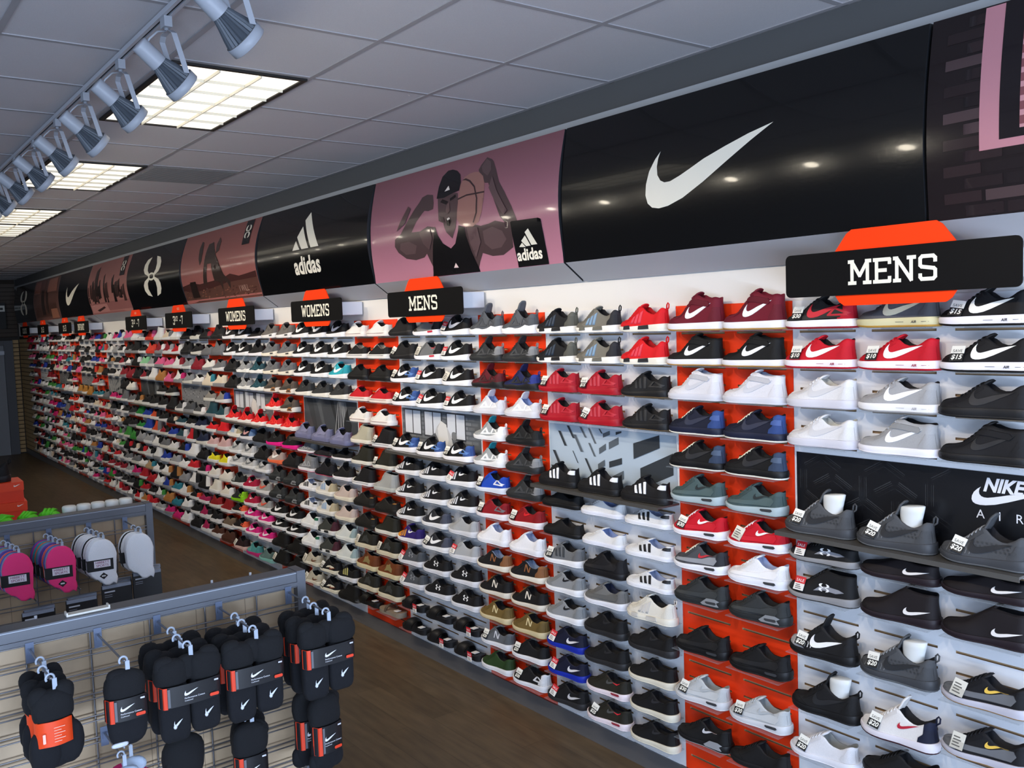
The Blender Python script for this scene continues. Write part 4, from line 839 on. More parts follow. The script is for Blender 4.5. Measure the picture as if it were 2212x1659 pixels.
def build_head(y, label):
    global lamp_parts
    r = empty('track_lamp', (XT, y, CEIL-.022)); r.scale = (.78, .78, .80)
    if lamp_parts is None:
        P = []
        mb = MB(); mb.box((-.017, -.03, -.045), (.017, .03, -.0005), cw); mb.tube([(0, 0, -.045), (0, 0, -.066)], .01, cw, 10); P.append(mb.obj('adaptor', r))
        T = Matrix.Translation((0, 0, hz)) @ HM
        mb = MB(); lathe(mb, [(-.165, .0), (-.165, .036), (-.16, .038), (-.055, .040), (-.0545, .040)], cw); lathe(mb, [(-.0545, .0398), (-.0544, .02)], fin, smooth=False); P.append(xform(mb, T).obj('lamp_neck', r))
        mb = MB(); lathe(mb, [(-.0543, .035), (-.02, .046), (.02, .060), (.0495, .069)], fin, 48, smooth=False, ribs=.055); P.append(xform(mb, T).obj('heat_sink', r))
        mb = MB(); lathe(mb, [(.05, .070), (.05, .077), (.088, .077), (.090, .074), (.088, .070), (.06, .068)], cw); lathe(mb, [(.0498, .050), (.0498, .0765)], fin, smooth=False); P.append(xform(mb, T).obj('front_ring', r))
        mb = MB(); lathe(mb, [(.066, .068), (.070, .03), (.071, 0)], bulb); xform(mb, T).obj('bulb', P[-1])
        mb = MB()
        for s in (1, -1):       # flat yoke arms from the adaptor down to the ring pivots
            pts = [(0, 0, -.066), (0, s*.05, -.068), (.004, s*.082, -.085)] + [(.004+.045*t, s*.083, -.085-(.16)*t) for t in (.33, .66, 1)]
            v = []; f = []
            for i, (x_, y_, z_) in enumerate(pts):
                for dx in (-.012, .012):
                    for dd in (0, .003): v.append((x_+dx, y_+(s*dd if i > 1 else 0), z_+(dd if i <= 1 else 0)))
            for i in range(len(pts)-1):
                a = i*4; b = a+4
                f += [(a, a+2, b+2, b), (a+1, b+1, b+3, a+3), (a, b, b+1, a+1), (a+2, a+3, b+3, b+2)]
            mb.add(v, f, cw)
        P.append(mb.obj('yoke', r))
        mb = MB(); mb.tube([(0, -.01, -.06), (-.05, -.03, -.075), (-.085, -.03, -.11), (-.10, -.01, -.14)], .0045, cw, 6); P.append(mb.obj('cord', r))
        lamp_parts = P
    else:
        for p in lamp_parts:
            c = p.copy(); c.parent = r; C.objects.link(c)
            for g in p.children:
                d = g.copy(); d.parent = c; C.objects.link(d)
    tag(r, label, 'track lamp', 'track lamps')
    l = bpy.data.lights.new('spot', 'SPOT'); l.energy = 46 if y < 8 else 46*.42; l.color = (1, .84, .66); l.spot_size = math.radians(74); l.spot_blend = .8; l.shadow_soft_size = .05
    lo = bpy.data.objects.new('spot', l); C.objects.link(lo); lo.parent = r
    d = (HM @ Vector((1, 0, 0, 0))).to_3d(); lo.location = Vector((0, 0, hz))+d*.10; lo.rotation_euler = d.to_track_quat('-Z', 'Y').to_euler()
names = ['nearest', 'second', 'third', 'fourth', 'fifth', 'sixth', 'seventh', 'eighth']
for i in range(26):
    y = .87+.592*i
    if i == 2: continue
    k = i-3; xl_ = ['ninth', 'tenth', 'eleventh', 'twelfth', 'thirteenth', 'fourteenth', 'fifteenth', 'sixteenth', 'seventeenth', 'eighteenth', 'nineteenth', 'twentieth', 'twenty-first', 'twenty-second', 'twenty-third', 'twenty-fourth']
    lab = ('white finned track lamp, %s from the camera along the ceiling track' % names[k]) if 0 <= k < 8 else ('white finned track lamp over the near aisle, %s of two outside the photo' % ('first' if i == 0 else 'second') if k < 0 else 'white finned track lamp, %s along the track, beyond the left picture edge' % xl_[k-8])
    build_head(y, lab)

# ------------------------------------------------------------------ wall panels, shelves
YW = [1.263]
B0 = 2.1777
orange = mat('orange_panel', 'f23c10', .45, noise=.03, scale=20); pwhite = mat('white_panel', 'eaecf0', .42)
slot_t = mat('slot_wood', 'a88c68', .7); metal_d = mat('shelf_metal', '6e6c68', .4, .6)
acry = mat('acrylic', '9aa4ae', .12, spec=.3); acry.node_tree.nodes['Principled BSDF'].inputs['Alpha'].default_value = .14
ORD = ['first', 'second', 'third', 'fourth', 'fifth', 'sixth', 'seventh', 'eighth', 'ninth', 'tenth', 'eleventh', 'twelfth', 'thirteenth', 'fourteenth']
PAN = []; y = B0-.9144; i = 0
while y < 17.5:
    wd = .9144 if i % 2 == 0 else .6096
    PAN.append((y, y+wd, 3 if i % 2 == 0 else 2)); y += wd; i += 1
def panel(y0, y1, n, m, detail):
    mb = MB(); z0, z1 = .0985, 2.213; x0, x1 = D-.012, D-.0005
    bw = (y1-y0)/n
    if not detail:
        mb.box((x0, y0+.001, z0), (x1, y1-.001, z1), m)
        for i in range(n):
            a = y0+bw*i+.035
            for k in range(27): z = 2.104-.074*k-.012; mb.box((x0-.0008, a, z-.004), (x0-.0001, a+bw-.07, z+.004), slot_t)
        return mb
    ys = [y0+.001]
    for i in range(n): ys += [y0+bw*i+.032, y0+bw*(i+1)-.032]
    ys.append(y1-.001); zs = [z0]
    for k in range(27, -1, -1): z = 2.104-.074*k-.012; zs += [z-.0045, z+.0045]
    zs.append(z1)
    mb.box((x1-.001, y0+.001, z0), (x1, y1-.001, z1), slot_t)
    for i in range(len(ys)-1):
        for j in range(len(zs)-1):
            if i % 2 == 1 and j % 2 == 1:
                a, b, c, d = ys[i], ys[i+1], zs[j], zs[j+1]; xi = x1-.001
                mb.add([(x0, a, c), (x0, b, c), (x0, b, d), (x0, a, d), (xi, a, c), (xi, b, c), (xi, b, d), (xi, a, d)], [(0, 1, 5, 4), (2, 3, 7, 6), (0, 4, 7, 3), (1, 2, 6, 5)], slot_t)
            else: mb.add([(x0, ys[i], zs[j]), (x0, ys[i+1], zs[j]), (x0, ys[i+1], zs[j+1]), (x0, ys[i], zs[j+1])], [(0, 1, 2, 3)], m)
    a, b = y0+.001, y1-.001
    mb.add([(x0, a, z0), (x0, b, z0), (x0, b, z1), (x0, a, z1), (x1, a, z0), (x1, b, z0), (x1, b, z1), (x1, a, z1)], [(3, 2, 6, 7), (0, 4, 5, 1), (0, 3, 7, 4), (1, 5, 6, 2)], m)
    return mb
PNAME = []
for i, (a, b, n) in enumerate(PAN):
    wht = n == 3; m = pwhite if wht else orange; k = i//2
    nm = ('%s white panel from right' if wht else '%s orange panel from right') % (ORD[k] if k < 14 else 'last')
    PNAME.append(nm)
    o = panel(a, b, n, m, a < 9.5).obj('slotted_panel')
    tag(o, ('%s slotted wall panel, %s from the right end of the shoe wall' % ('white' if wht else 'orange', ORD[k])), 'wall panel', 'slotted wall panels')
struct(MB().box((D-.011, YF, .0985), (D-.0005, PAN[0][0]-.002, 2.213), pwhite).obj('trim_7'))
mb = MB(); mb.box((D-.006, PAN[-1][1]+.002, .0985), (D-.0005, YB-.03, 2.213), slat_d); z = .105
while z < 2.13: mb.box((D-.016, PAN[-1][1]+.002, z+.006), (D-.0061, YB-.03, z+.070), slat); z += .0762
struct(mb.obj('trim_8'))

def shelf_mesh(w_, d, m, th=.004, lip=.009):
    mb = MB(); h = w_/2
    mb.box((-d, -h, -th), (-.0005, h, 0), m); mb.box((-d-.003, -h, -th), (-d, h, lip-th), m); mb.box((-.004, -h*.72, -.010), (-.0005, h*.72, -th), m)
    return mb
ac_me = None
def acrylic(yc, z, label):
    global ac_me
    if ac_me is None:
        o = shelf_mesh(.262, .112, acry, .003, .004).obj('shoe_shelf'); ac_me = o
    else:
        o = ac_me.copy(); C.objects.link(o)
    o.location = (D-.0125, yc, z); o['label'] = label; o['category'] = 'shelf'; o['group'] = 'clear shoe shelves'
    return o
protos = {}
def shoe(code):
    if code not in protos:
        if code in SLIDES:
            d = SLIDES[code]; r = make_slide(d[0], d[1], d[2], d[3])
        else:
            a, d, kw = ST[code]; r = make_shoe(code, a, d, **kw)
        protos[code] = r; return r
    src = protos[code]; r = src.copy(); C.objects.link(r)
    for ch in list(src.children):
        c = ch.copy(); c.parent = r; C.objects.link(c)
        for g in ch.children:
            d = g.copy(); d.parent = c; C.objects.link(d)
    return r
TAGP = {}
def price_tag(amount, loc, label, rx=0):
    key = amount
    r = empty('price_tag', loc); r.scale = (1.35, 1.35, 1.35)
    if key not in TAGP:
        P = []; w2, h = .016, .040; red = amount == 'S'; sm = .0004
        top, bot = ('c8202c', 'e8e6e0') if red else ('ecebe2', '141414')
        if amount == 'G': top, bot = 'dcd9cc', 'c4c0b2'
        mb = MB(); mb.box((-.0006, -w2, .0), (.0006, w2, h*.5), ink(bot)).box((-.0006, -w2, h*.5), (.0006, w2, h), ink(top)); P.append(mb.obj('card', r)); cd = P[0]
        mb = MB(); mp = lambda u, v: (-.0009, -u, v)
        if amount == 'S':
            v, f = text2d('SALE', .012); decal(mb, [(x, y+h*.62) for x, y in v], mp, ink('f4f4f4'), 0, f)
            for q in range(3): decal(mb, rrect(-.011, .004+q*.005, .009-.003*q, .0062+q*.005, .0004, 1), mp, ink('4c4c4c'), 0)
        elif amount != 'G':
            v, f = text2d('SAVE', .0105); decal(mb, [(x, y+h*.58) for x, y in v], mp, ink('3a3a38'), 0, f)
            v, f = text2d('$'+amount, .017, .15, .03); decal(mb, [(x, y+.005) for x, y in v], mp, ink('f0efe4'), 0, f)
        else:
            for q in range(4): decal(mb, rrect(-.012, .006+q*.007, .008-.004*(q % 2), .009+q*.007, .0004, 1), mp, ink('5c5a54'), 0)
        mb.obj('printing', cd); TAGP[key] = P
    else:
        for p in TAGP[key]:
            c = p.copy(); c.parent = r; C.objects.link(c)
            for g in p.children:
                d = g.copy(); d.parent = c; C.objects.link(d)
    r.rotation_euler = (0, math.radians(22), 0)
    Rz = Matrix.Rotation(0, 4, 'Z'); r.rotation_euler = (Matrix.Rotation(math.radians(8+rx), 4, 'X') @ Matrix.Rotation(math.radians(28), 4, 'Y')).to_euler()
    tag(r, label, 'price tag', 'price tags on the shoes'); return r
SLOT = {2: ['left', 'right'], 3: ['left', 'middle', 'right']}
XS = D-.066       # centre line of the shoes on their shelves
form_m = mat('foam_form', 'dfe2e0', .5); FORM = [None]
for pi_, rows in enumerate(SHOES):
    a, b, n = PAN[pi_]; nm = PNAME[pi_]; bw = (b-a)/n
    for ri, row in enumerate(rows):
        long_ = (n == 3 and ri == 4)
        zr = row[0][1]
        if long_:
            o = MB().box((D-.150, a+.004, zr-.009), (D-.0125, b-.004, zr-.0005), metal_d).box((D-.153, a+.004, zr-.018), (D-.1501, b-.004, zr-.0005), metal_d).obj('display_shelf')
            tag(o, 'long dark metal shelf below the poster, %s' % nm, 'shelf', 'long metal shelves')
        for si, it in enumerate(row):
            yc, z, code = it[0], it[1], it[2]; t_ = it[3] if len(it) > 3 else ''
            z = zr if long_ else z
            s = shoe(code); L = AR[ST[code][0]]['L'] if code in ST else .272
            jit = random.uniform(-.02, .03)
            xc = XS-(.012 if long_ else 0)
            ang = pi/2+jit
            s.rotation_euler = (0, 0, ang); s.location = (xc+math.sin(jit)*L/2, yc-math.cos(jit)*L/2, z+.0006)
            if code in ST:       # fit under the shelf above
                A = AR[ST[code][0]]; hmax = max(max(q[1] for q in A['C']), A['C'][-1][1]+A.get('tongue', .010)+.006)
                if A.get('loop'): hmax = max(hmax, A['C'][0][1]+.026)
                gap = (-.012 if (n == 3 and ri == 5) else 0)+(rows[ri-1][min(si, len(rows[ri-1])-1)][1]-z-.009) if ri and (n == 2 or ri != 4) else .30
                if gap < hmax: s.scale = (1, 1, gap/hmax)
            desc = s['desc'] if 'desc' in s else protos[code]['desc']
            if len(desc.split()) > 6: desc = ' '.join(desc.replace(',', '').split()[:6])
            place = '%s, %s row down, %s' % (nm, ORD[ri], SLOT[n][si])
            s['label'] = '%s, %s' % (desc, place); s['category'] = 'sandal' if code in SLIDES else ('boot' if ST[code][0] in ('bt', 'ck') else 'shoe'); s['group'] = 'shoes displayed on the wall'
            if not long_: acrylic(yc if code in SLIDES else yc, z, 'clear acrylic shelf, %s' % place)
            if t_ and t_ != 'i':
                A = AR[ST[code][0]] if code in ST else AR['ss']
                xl = .76*L; zt = (topz(A, .76)+.004)*s.scale[2] if code in ST else .038
                if code in SLIDES: price_tag(t_, (xc-.060, yc-L*.3, z+.002), 'red SALE price tag on sandal, %s' % place).rotation_euler = (0, 0, 0)
                else:
                    lab = {'S': 'red SALE price tag', 'G': 'plain pale price tag'}.get(t_, 'SAVE $%s price tag' % t_)
                    price_tag(t_, (xc-.055, yc-L/2+xl, z+zt-.030), '%s on shoe toe, %s' % (lab, place), random.uniform(-10, 10))
            if len(it) > 4 and it[4] == 'i' or t_ == 'i':
                if FORM[0] is None:
                    mb = MB(); v = []; f = []; K = 16
                    for zz, rx_, ry_, ox in ((-.045, .036, .019, 0), (0, .040, .022, 0), (.022, .043, .024, -.002), (.040, .046, .025, -.004), (.043, .042, .021, -.004)):
                        for k in range(K): t = 2*pi*k/K; v.append((ox+rx_*math.cos(t), ry_*math.sin(t), zz-.10*(ox+rx_*math.cos(t))*(zz > .03)))
                    for i in range(4):
                        for k in range(K): f.append((i*K+k, i*K+(k+1) % K, (i+1)*K+(k+1) % K, (i+1)*K+k))
                    f.append(tuple(range(4*K, 5*K))); mb.add(v, f, form_m, True); o = mb.obj('shoe_form'); FORM[0] = o
                else: o = FORM[0].copy(); C.objects.link(o)
                o.rotation_euler = (0, 0, ang); o.location = (xc, yc-L/2+.30*L, z+.115)
                tag(o, 'white foam form inside the knit shoe, %s' % place, 'shoe form', 'white shoe forms')

# ------------------------------------------------------------------ the far part of the wall: shoes nobody could count one by one
FARC = 'ffffff,dcdcdc,17171a,17171a,1b1b1e,2a2c30,6c6e72,9a9ca0,c01c28,d84030,c81c6c,e06090,203c9c,2c7a8c,1c1c1f,e8e6e0,8c1c2c,b07840,d8c8b0,3c8c3c,f0f0f0'.split(',')
KNOWN = {9: ['17171a 17171a','6c6e72 6c6e72','e8e6e0 6c6e72','dcd0bc dcd0bc','8a8680 8a8680','1c4450 1c4450','d81a24 d81a24','c8a4a4 c8a4a4','d8d020 d8d020','dcd8d0 dcd8d0','dcd8cc dcd8cc','8c1c20 8c1c20','17171a 6c5c4c','4c2c20 4c2c20'],
 10: ['e8e8e8 17171a 17171a','c01c28 17171a 17171a','e8e8e8 8a8c90 8c1c2c','e8e8e8 8a8c90 e8e8e8','4c4e52 4c4e52 4c4e52','1c4450 17171a 1b2440','1c4450 c01c28 1b2440','17171a e8e8e8 17171a','e8e8e8 c01c28 17171a','8a8c90 e8e8e8 17171a','e8e8e8 17171a a01c50','e8e8e8 17171a a01c50','e8e8e8 17171a a01c50'],
 12: ['e8e8e8 e8e8e8 d84030','17171a 17171a d84030','17171a 8ccc9c 9a9ca0','17171a 8c1c2c e8e8e8','17171a 17171a 17171a','1c7a34 203c9c c84c28','1c7a34 203c9c c84c28','9a9ca0 9a9ca0 e8e8e8','17171a c8c8c8 e8e8e8','e8e8e8 b09470 e8e8e8','b01c28 b01c28 e8e8e8','b01c28 17171a e8e8e8','b07840 c01c28 9a9ca0'],
 16: ['e8e8e8 17171a 17171a','17171a 6c6e72 17171a','e06090 17171a 17171a','e06090 17171a 17171a','b07a34 b07a34 b07a34','e8e8e8 17171a 2a2c30','e8e8e8 c01c28 17171a','e8e8e8 b07840 e8e8e8','c01c28 17171a 17171a','e8e8e8 e8e8e8 b07840','203c9c c81c6c 9a9ca0','e8e8e8 e8e8e8 17171a','e8e8e8 e8e8e8 c81c6c']}
def far_template(arch):
    A = AR[arch]; mb = MB()
    keys = dict(u='U', toe='T', heel='E', cap='K', lin='L'); upper(A, mb, keys, 9, 3)
    sole(A, mb, lambda s: spring(A, s), lambda s: cr(A['zs'], s)+spring(A, s)*.6, 'S', n=14)
    return np.array(mb.v), mb.f, [mb.mats[i] for i in mb.m]
FT = {k: far_template(k) for k in ('ro', 'af', 'kd', 'hu', 'ch', 'cv', 'bt')}
big = MB(); bigs = MB(); rnd = random.Random(11)
for i, (a, b, n) in enumerate(PAN):
    if i < 9: continue
    bw = (b-a)/n; rr = 0
    for k in range(14):
        if n == 3 and k == 4: continue
        z = 2.104-.148*k+(0 if k != 13 else .01)
        kn = KNOWN.get(i); cols = kn[rr].split() if kn and rr < len(kn) else None; rr += 1
        c0 = rnd.choice(FARC)
        for s in range(n):
            yc = b-(s+.5)*bw+rnd.uniform(-.02, .02)
            c = cols[s] if cols else (c0 if rnd.random() < .45 else rnd.choice(FARC)); c0 = c
            arch = 'bt' if c == 'b07a34' else rnd.choice(['ro', 'ro', 'af', 'kd', 'hu', 'ch', 'cv']); V, F, M = FT[arch]
            kid = .80 if i > 13 else 1.0
            sol = rnd.choice(['dcdcdc', '8c8e92', 'd4d2ca', '1a1a1c' if c in ('17171a', '1b1b1e') else 'dcdcdc', 'dcdcdc', c])
            R = V*kid; ww = np.stack([XS-R[:, 1], yc-AR[arch]['L']*kid/2+R[:, 0], z+.001+R[:, 2]], 1)
            km = dict(U=fab(c), T=fab(rnd.choice([c, c, 'e8e6e0', '17171a'])), E=fab(rnd.choice([c, c, rnd.choice(FARC)])), K=fab(rnd.choice([c, '17171a', 'e8e6e0'])), L=fab('1c1c20'), S=rub(sol))
            o = len(big.v); big.v += [tuple(q) for q in ww]
            for f, key in zip(F, M):
                big.f.append(tuple(o+q for q in f)); big.m.append(big.mi(km[key])); big.sm.append(True)
            if not (n == 3 and k == 5): bigs.box((D-.125, yc-.13, z-.003), (D-.0145, yc+.13, z), acry)
    if n == 3:
        z = 2.104-.148*5; bigs.box((D-.150, a+.004, z-.009), (D-.0145, b-.004, z-.0005), metal_d)
tag(big.obj('sneaker_display'), 'hundreds of small many-coloured sneakers crowding the far half of the wall', 'shoes', kind='stuff')
tag(bigs.obj('shelf_display'), 'rows of narrow shelves under the far sneakers', 'shelves', kind='stuff')
# ------------------------------------------------------------------ posters set into the white panels
def poster(i, label, bg, z0, z1, draw):
    a, b, n = PAN[i]; mb = MB(); x = D-.0128
    mb.box((x-.0022, a+.012, z0), (x-.0002, b-.012, z1), bg)
    mp = lambda t: (lambda u, v: (x-.0026-.0004*t, b-.012-u, z0+v))
    draw(mb, mp, b-a-.024, z1-z0)
    tag(mb.obj('poster'), label, 'poster')
def d_hex(mb, mp, W, Hh):
    g = ink('2a2c30'); 
    for i in range(9):
        for j in range(4):
            cx, cy_ = i*.085+(.0425 if j % 2 else 0)+.03, j*.075+.03
            for q in range(5):
                o = q*.0065-.013; ang = (i+j) % 3
                dx, dy = ((.034, .02), (.034, -.02), (0, .038))[ang]; nx, ny = (-dy, dx); l = math.hypot(nx, ny); nx, ny = nx/l*o, ny/l*o
                P = [(cx-dx/1+nx-ny*.08, cy_-dy+ny), (cx+dx+nx, cy_+dy+ny), (cx+dx+nx*1.18, cy_+dy+ny*1.18+.0015), (cx-dx+nx*1.18, cy_-dy+ny*1.18+.0015)]
                if all(0 < p[0] < .62 and 0 < p[1] < Hh for p in P): decal(mb, P, mp(0), g, 0)
    wt = ink('e8eaf0')
    decal(mb, [(W-.205+u*.24, .172+v*.17) for u, v in SWOOSH], mp(1), wt, 0)
    v, f = text2d('NIKE', .062, .3, .04); decal(mb, [(x*.92+W-.105, y+.222) for x, y in v], mp(3), wt, 0, f)
    for k_, ch in enumerate('AIR'):
        v, f = text2d(ch, .042); decal(mb, [(x+W-.175+.062*k_, y+.128) for x, y in v], mp(2), wt, 0, f)
def d_slats(mb, mp, W, Hh):
    dk = ink('33393f'); md = ink('59626a'); lt = ink('94a2ac'); n = 0
    def q(u0, v0, w_, ln, s, m):
        nonlocal n; n += 1
        P = [(u0, v0), (u0+w_, v0), (u0+w_+ln*s, v0-ln), (u0+ln*s, v0-ln)]
        P = [(min(W-.003, max(.003, a)), min(Hh-.003, max(.003, b))) for a, b in P]
        if abs(P[0][1]-P[2][1]) > .006: decal(mb, P, mp(n % 7), m, 0); decal(mb, [(a+w_*.30, b) for a, b in P[1:2]]+[P[1], P[2]]+[(P[2][0]+w_*.30, P[2][1])], mp(n % 7), lt, 0)
    for u0, v0, ln, w_, m in ((.02,.14,.09,.022,dk),(.07,.245,.075,.020,dk),(.14,.285,.07,.018,dk),(.19,.235,.085,.020,md),(.24,.285,.06,.015,md),(.18,.15,.06,.006,dk),(.30,.275,.075,.014,md),(.30,.20,.065,.014,md),(.27,.12,.09,.016,dk),(.38,.285,.03,.010,dk),(.005,.06,.055,.02,dk)):
        q(u0, v0, w_, ln, .62, m)
    for (u0, v0, w_, h_, m) in ((.56,.285,.10,.05,dk),(.62,.225,.17,.075,dk),(.66,.11,.21,.10,dk),(.45,.215,.07,.035,md),(.41,.255,.05,.02,md),(.38,.18,.05,.03,md),(.45,.12,.09,.03,dk),(.47,.05,.08,.04,md),(.37,.10,.05,.03,md),(.50,.27,.04,.015,dk)):
        P = [(u0, v0-h_), (u0, v0), (u0+w_, v0+h_*.9), (u0+w_, v0-h_*.1)]
        P = [(min(W-.003, a), min(Hh-.003, b)) for a, b in P]; n += 1
        if P[2][1]-P[3][1] > .004: decal(mb, P, mp(n % 7), m, 0)
def d_runner(mb, mp, W, Hh):
    wn = ink('d4dae2'); fr = ink('3a3e44'); gr = ink('8a9096'); sk = ink('c4c6c8'); hair = ink('dcdcda'); d2 = ink('5a5e64')
    for j in range(9):
        for i in range(13):
            u0 = i*.07+(.035 if j % 2 else 0)
            if u0+.06 < W: decal(mb, rrect(u0, j*.028+.004, u0+.062, j*.028+.022, .002, 1), mp(0), ink(['74797e', '7c8186', '6c7176'][(i*7+j*3) % 3]), 0)
    for u0 in (.03, .27, .53):
        decal(mb, [(u0, .10), (u0+.21, .10), (u0+.21, Hh-.004), (u0, Hh-.004)], mp(1), fr, 0)
        for i in range(2): decal(mb, [(u0+.01+.1*i, .11), (u0+.10+.1*i, .11), (u0+.10+.1*i, Hh-.01), (u0+.01+.1*i, Hh-.01)], mp(2), wn, 0)
    decal(mb, [(.38,.10),(.42,.17),(.46,.20),(.50,.20),(.54,.17),(.58,.12),(.60,.06),(.58,.01),(.40,.01)], mp(3), sk, 0)
    decal(mb, [(.44,.04),(.43,.16),(.47,.21),(.53,.19),(.55,.10),(.53,.03),(.50,.08),(.48,.02)], mp(4), hair, 0)
    decal(mb, [(.30,.01),(.33,.10),(.40,.13),(.44,.08),(.42,.01)], mp(4), d2, 0)
    decal(mb, rrect(.585, .10, .64, .15, .02), mp(4), ink('7c7f82'), 0)
def d_dark(mb, mp, W, Hh):
    for (u0, u1, m) in ((.05, .16, '3a3e42'), (.22, .30, '565b60'), (.46, .52, '2c3034'), (.60, .72, '6a6f74')):
        decal(mb, [(u0, Hh-.004), (u1, Hh-.004), (u1+.08, .004), (u0+.13, .004)], mp(0), ink(m), 0)
    for k in range(5): decal(mb, [(.52+.05*k, .004), (.53+.05*k, .004), (.60+.02*k, Hh-.01), (.595+.02*k, Hh-.01)], mp(1), ink('b4b8bc'), 0)
    decal(mb, [(.66,.05),(.70,.16),(.74,.22),(.76,.16),(.80,.10),(.78,.04)], mp(2), ink('24272a'), 0)
def d_noise(mb, mp, W, Hh):
    rq = random.Random(3)
    for _ in range(160):
        u, v = rq.uniform(.01, W-.04), rq.uniform(.01, Hh-.02); s = rq.uniform(.008, .03)
        decal(mb, rrect(u, v, u+s, v+s*.4, .002, 1), mp(0), ink(rq.choice(['c8cacc', '3c3e42', '8c8f94', 'a8abb0', '5c5f64'])), 0)
poster(0, 'black poster with raised hexagon lines, a white tick and the letters AIR', mat('poster_black', '141519', .3), 1.335, 1.62, d_hex)
poster(2, 'pale blue poster of slanted dark windows', mat('poster_pale', 'b4c4d2', .4), 1.35, 1.63, d_slats)
poster(4, 'grey poster of a brick wall, windows and a bending long-haired runner', mat('poster_grey', '5c6166', .4), 1.362, 1.63, d_runner)
poster(6, 'dark grey poster of slanted beams and thin cables', mat('poster_dark', '474b50', .4), 1.36, 1.63, d_dark)
poster(8, 'grey poster of pale windows and a leaning figure', mat('poster_grey2', '66696e', .4), 1.364, 1.63, d_runner)
poster(10, 'speckled black and white poster', mat('poster_speck', '8a8c90', .4), 1.368, 1.63, d_noise)
poster(12, 'dark poster with pale diagonal cables', mat('poster_dark2', '3c3e40', .4), 1.368, 1.63, d_dark)
poster(16, 'grey poster of pale windows far along the wall', mat('poster_grey3', '84868a', .4), 1.368, 1.63, d_noise)
poster(18, 'dim grey poster nearest the far end', mat('poster_grey4', '6c6e70', .4), 1.368, 1.63, d_noise)
poster(14, 'pale grey striped poster', mat('poster_pale2', '9c9ea0', .4), 1.368, 1.63, d_slats)

# ------------------------------------------------------------------ banners above the shoe wall
def gloss(name, hexc, r=.18):
    m = mat(name, hexc, r, spec=.28, coat=.22, bump=.09, scale=70); return m
gk = gloss('gloss_black', '0b0c0e'); gp = gloss('gloss_pink', 'a56c74'); grey_under = mat('banner_back', 'a8abb2', .5)
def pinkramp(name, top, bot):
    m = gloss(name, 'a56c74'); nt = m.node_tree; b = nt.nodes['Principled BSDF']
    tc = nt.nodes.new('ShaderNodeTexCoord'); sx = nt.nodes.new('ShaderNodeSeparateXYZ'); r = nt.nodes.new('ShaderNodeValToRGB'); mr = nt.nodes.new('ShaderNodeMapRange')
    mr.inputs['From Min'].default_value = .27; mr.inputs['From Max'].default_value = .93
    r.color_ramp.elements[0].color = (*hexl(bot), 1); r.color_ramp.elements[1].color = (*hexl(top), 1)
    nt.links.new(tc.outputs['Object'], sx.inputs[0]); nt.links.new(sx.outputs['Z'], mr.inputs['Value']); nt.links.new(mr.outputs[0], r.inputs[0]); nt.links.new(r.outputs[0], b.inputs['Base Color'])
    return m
BANX = [3.38, 5.27, 7.14, 9.04, 10.95, 12.87, 14.78, 16.72, 18.5]
def bmap(yfar, bulge, o0=.10):
    def f(t):
        def g(u, v):
            q = min(1, max(0, v/.645)); off = o0+bulge*math.sin(pi*min(1, (1-q)*1.02))**1.0+.035*(1-q)
            return (D-off-.0012*t, yfar-u, .272+H-H+v)
        return g
    return f
def banner(y0, y1, m, bulge, label, draw, name='banner'):
    W = y1-y0; f = bmap(y1, bulge); g = f(0); mb = MB(); n = 14; v = []; fs = []
    r = empty(name, (0, 0, H))
    prof = [g(0, .645*k/n)[0::2] for k in range(n+1)]
    ring = prof+[(D-.012, .92), (D-.012, .18)]
    # open sheet profile closed back to the wall (sloping underside)
    k = len(ring)
    for yy in (y1, y0):
        for x, z in ring: v.append((x, yy, z))
    for i in range(n): fs.append((i, i+1, k+i+1, k+i))
    mb.add(v, fs, m, True)
    mb2 = [(n, n+1, k+n+1, k+n), (k-1, 0, k, 2*k-1)]
    mb.add(v, mb2, grey_under); mb.add(v, [tuple(range(k))[::-1], tuple(range(k, 2*k))], mat('banner_edge', '202226', .5))
    PBD = mb.obj('panel_body', r)
    dm = MB(); draw(dm, f, W)
    if dm.v: dm.obj('printed_picture' if 'picture' in label or 'photo' in label else 'logo', r)
    tag(r, label, 'banner', 'glossy banners above the shoe wall'); return r
ST_ = .03
def dr_tick(u0, v0, w_, kk=1.0):
    def d(mb, f, W): decal(mb, [(u0+u*w_, v0+v*w_*kk) for u, v in SWOOSH], f(1), cream, ST_)
    return d
cream = mat('banner_cream', 'ece8da', .5, spec=.2)
def poly(mb, P, f, t, hexc, flip=False): decal(mb, P, f(t), gloss('gl_'+hexc, hexc, .2), ST_)
def dr_adi(u0, v0, s):
    def d(mb, f, W): adi(mb, f, u0, v0, s, cream)
    return d
def adi(mb, f, u0, v0, s, m, t=1, txt=True):
    for q in AB: decal(mb, [(u0+(x-.53)*s, v0+s*.42+y*s*.62) for x, y in q], f(t), m, ST_)
    if txt:
        v, fc = text2d('adidas', s*.42, 0, .03); decal(mb, [(u0+x, v0+y) for x, y in v], f(t), m, ST_, fc)
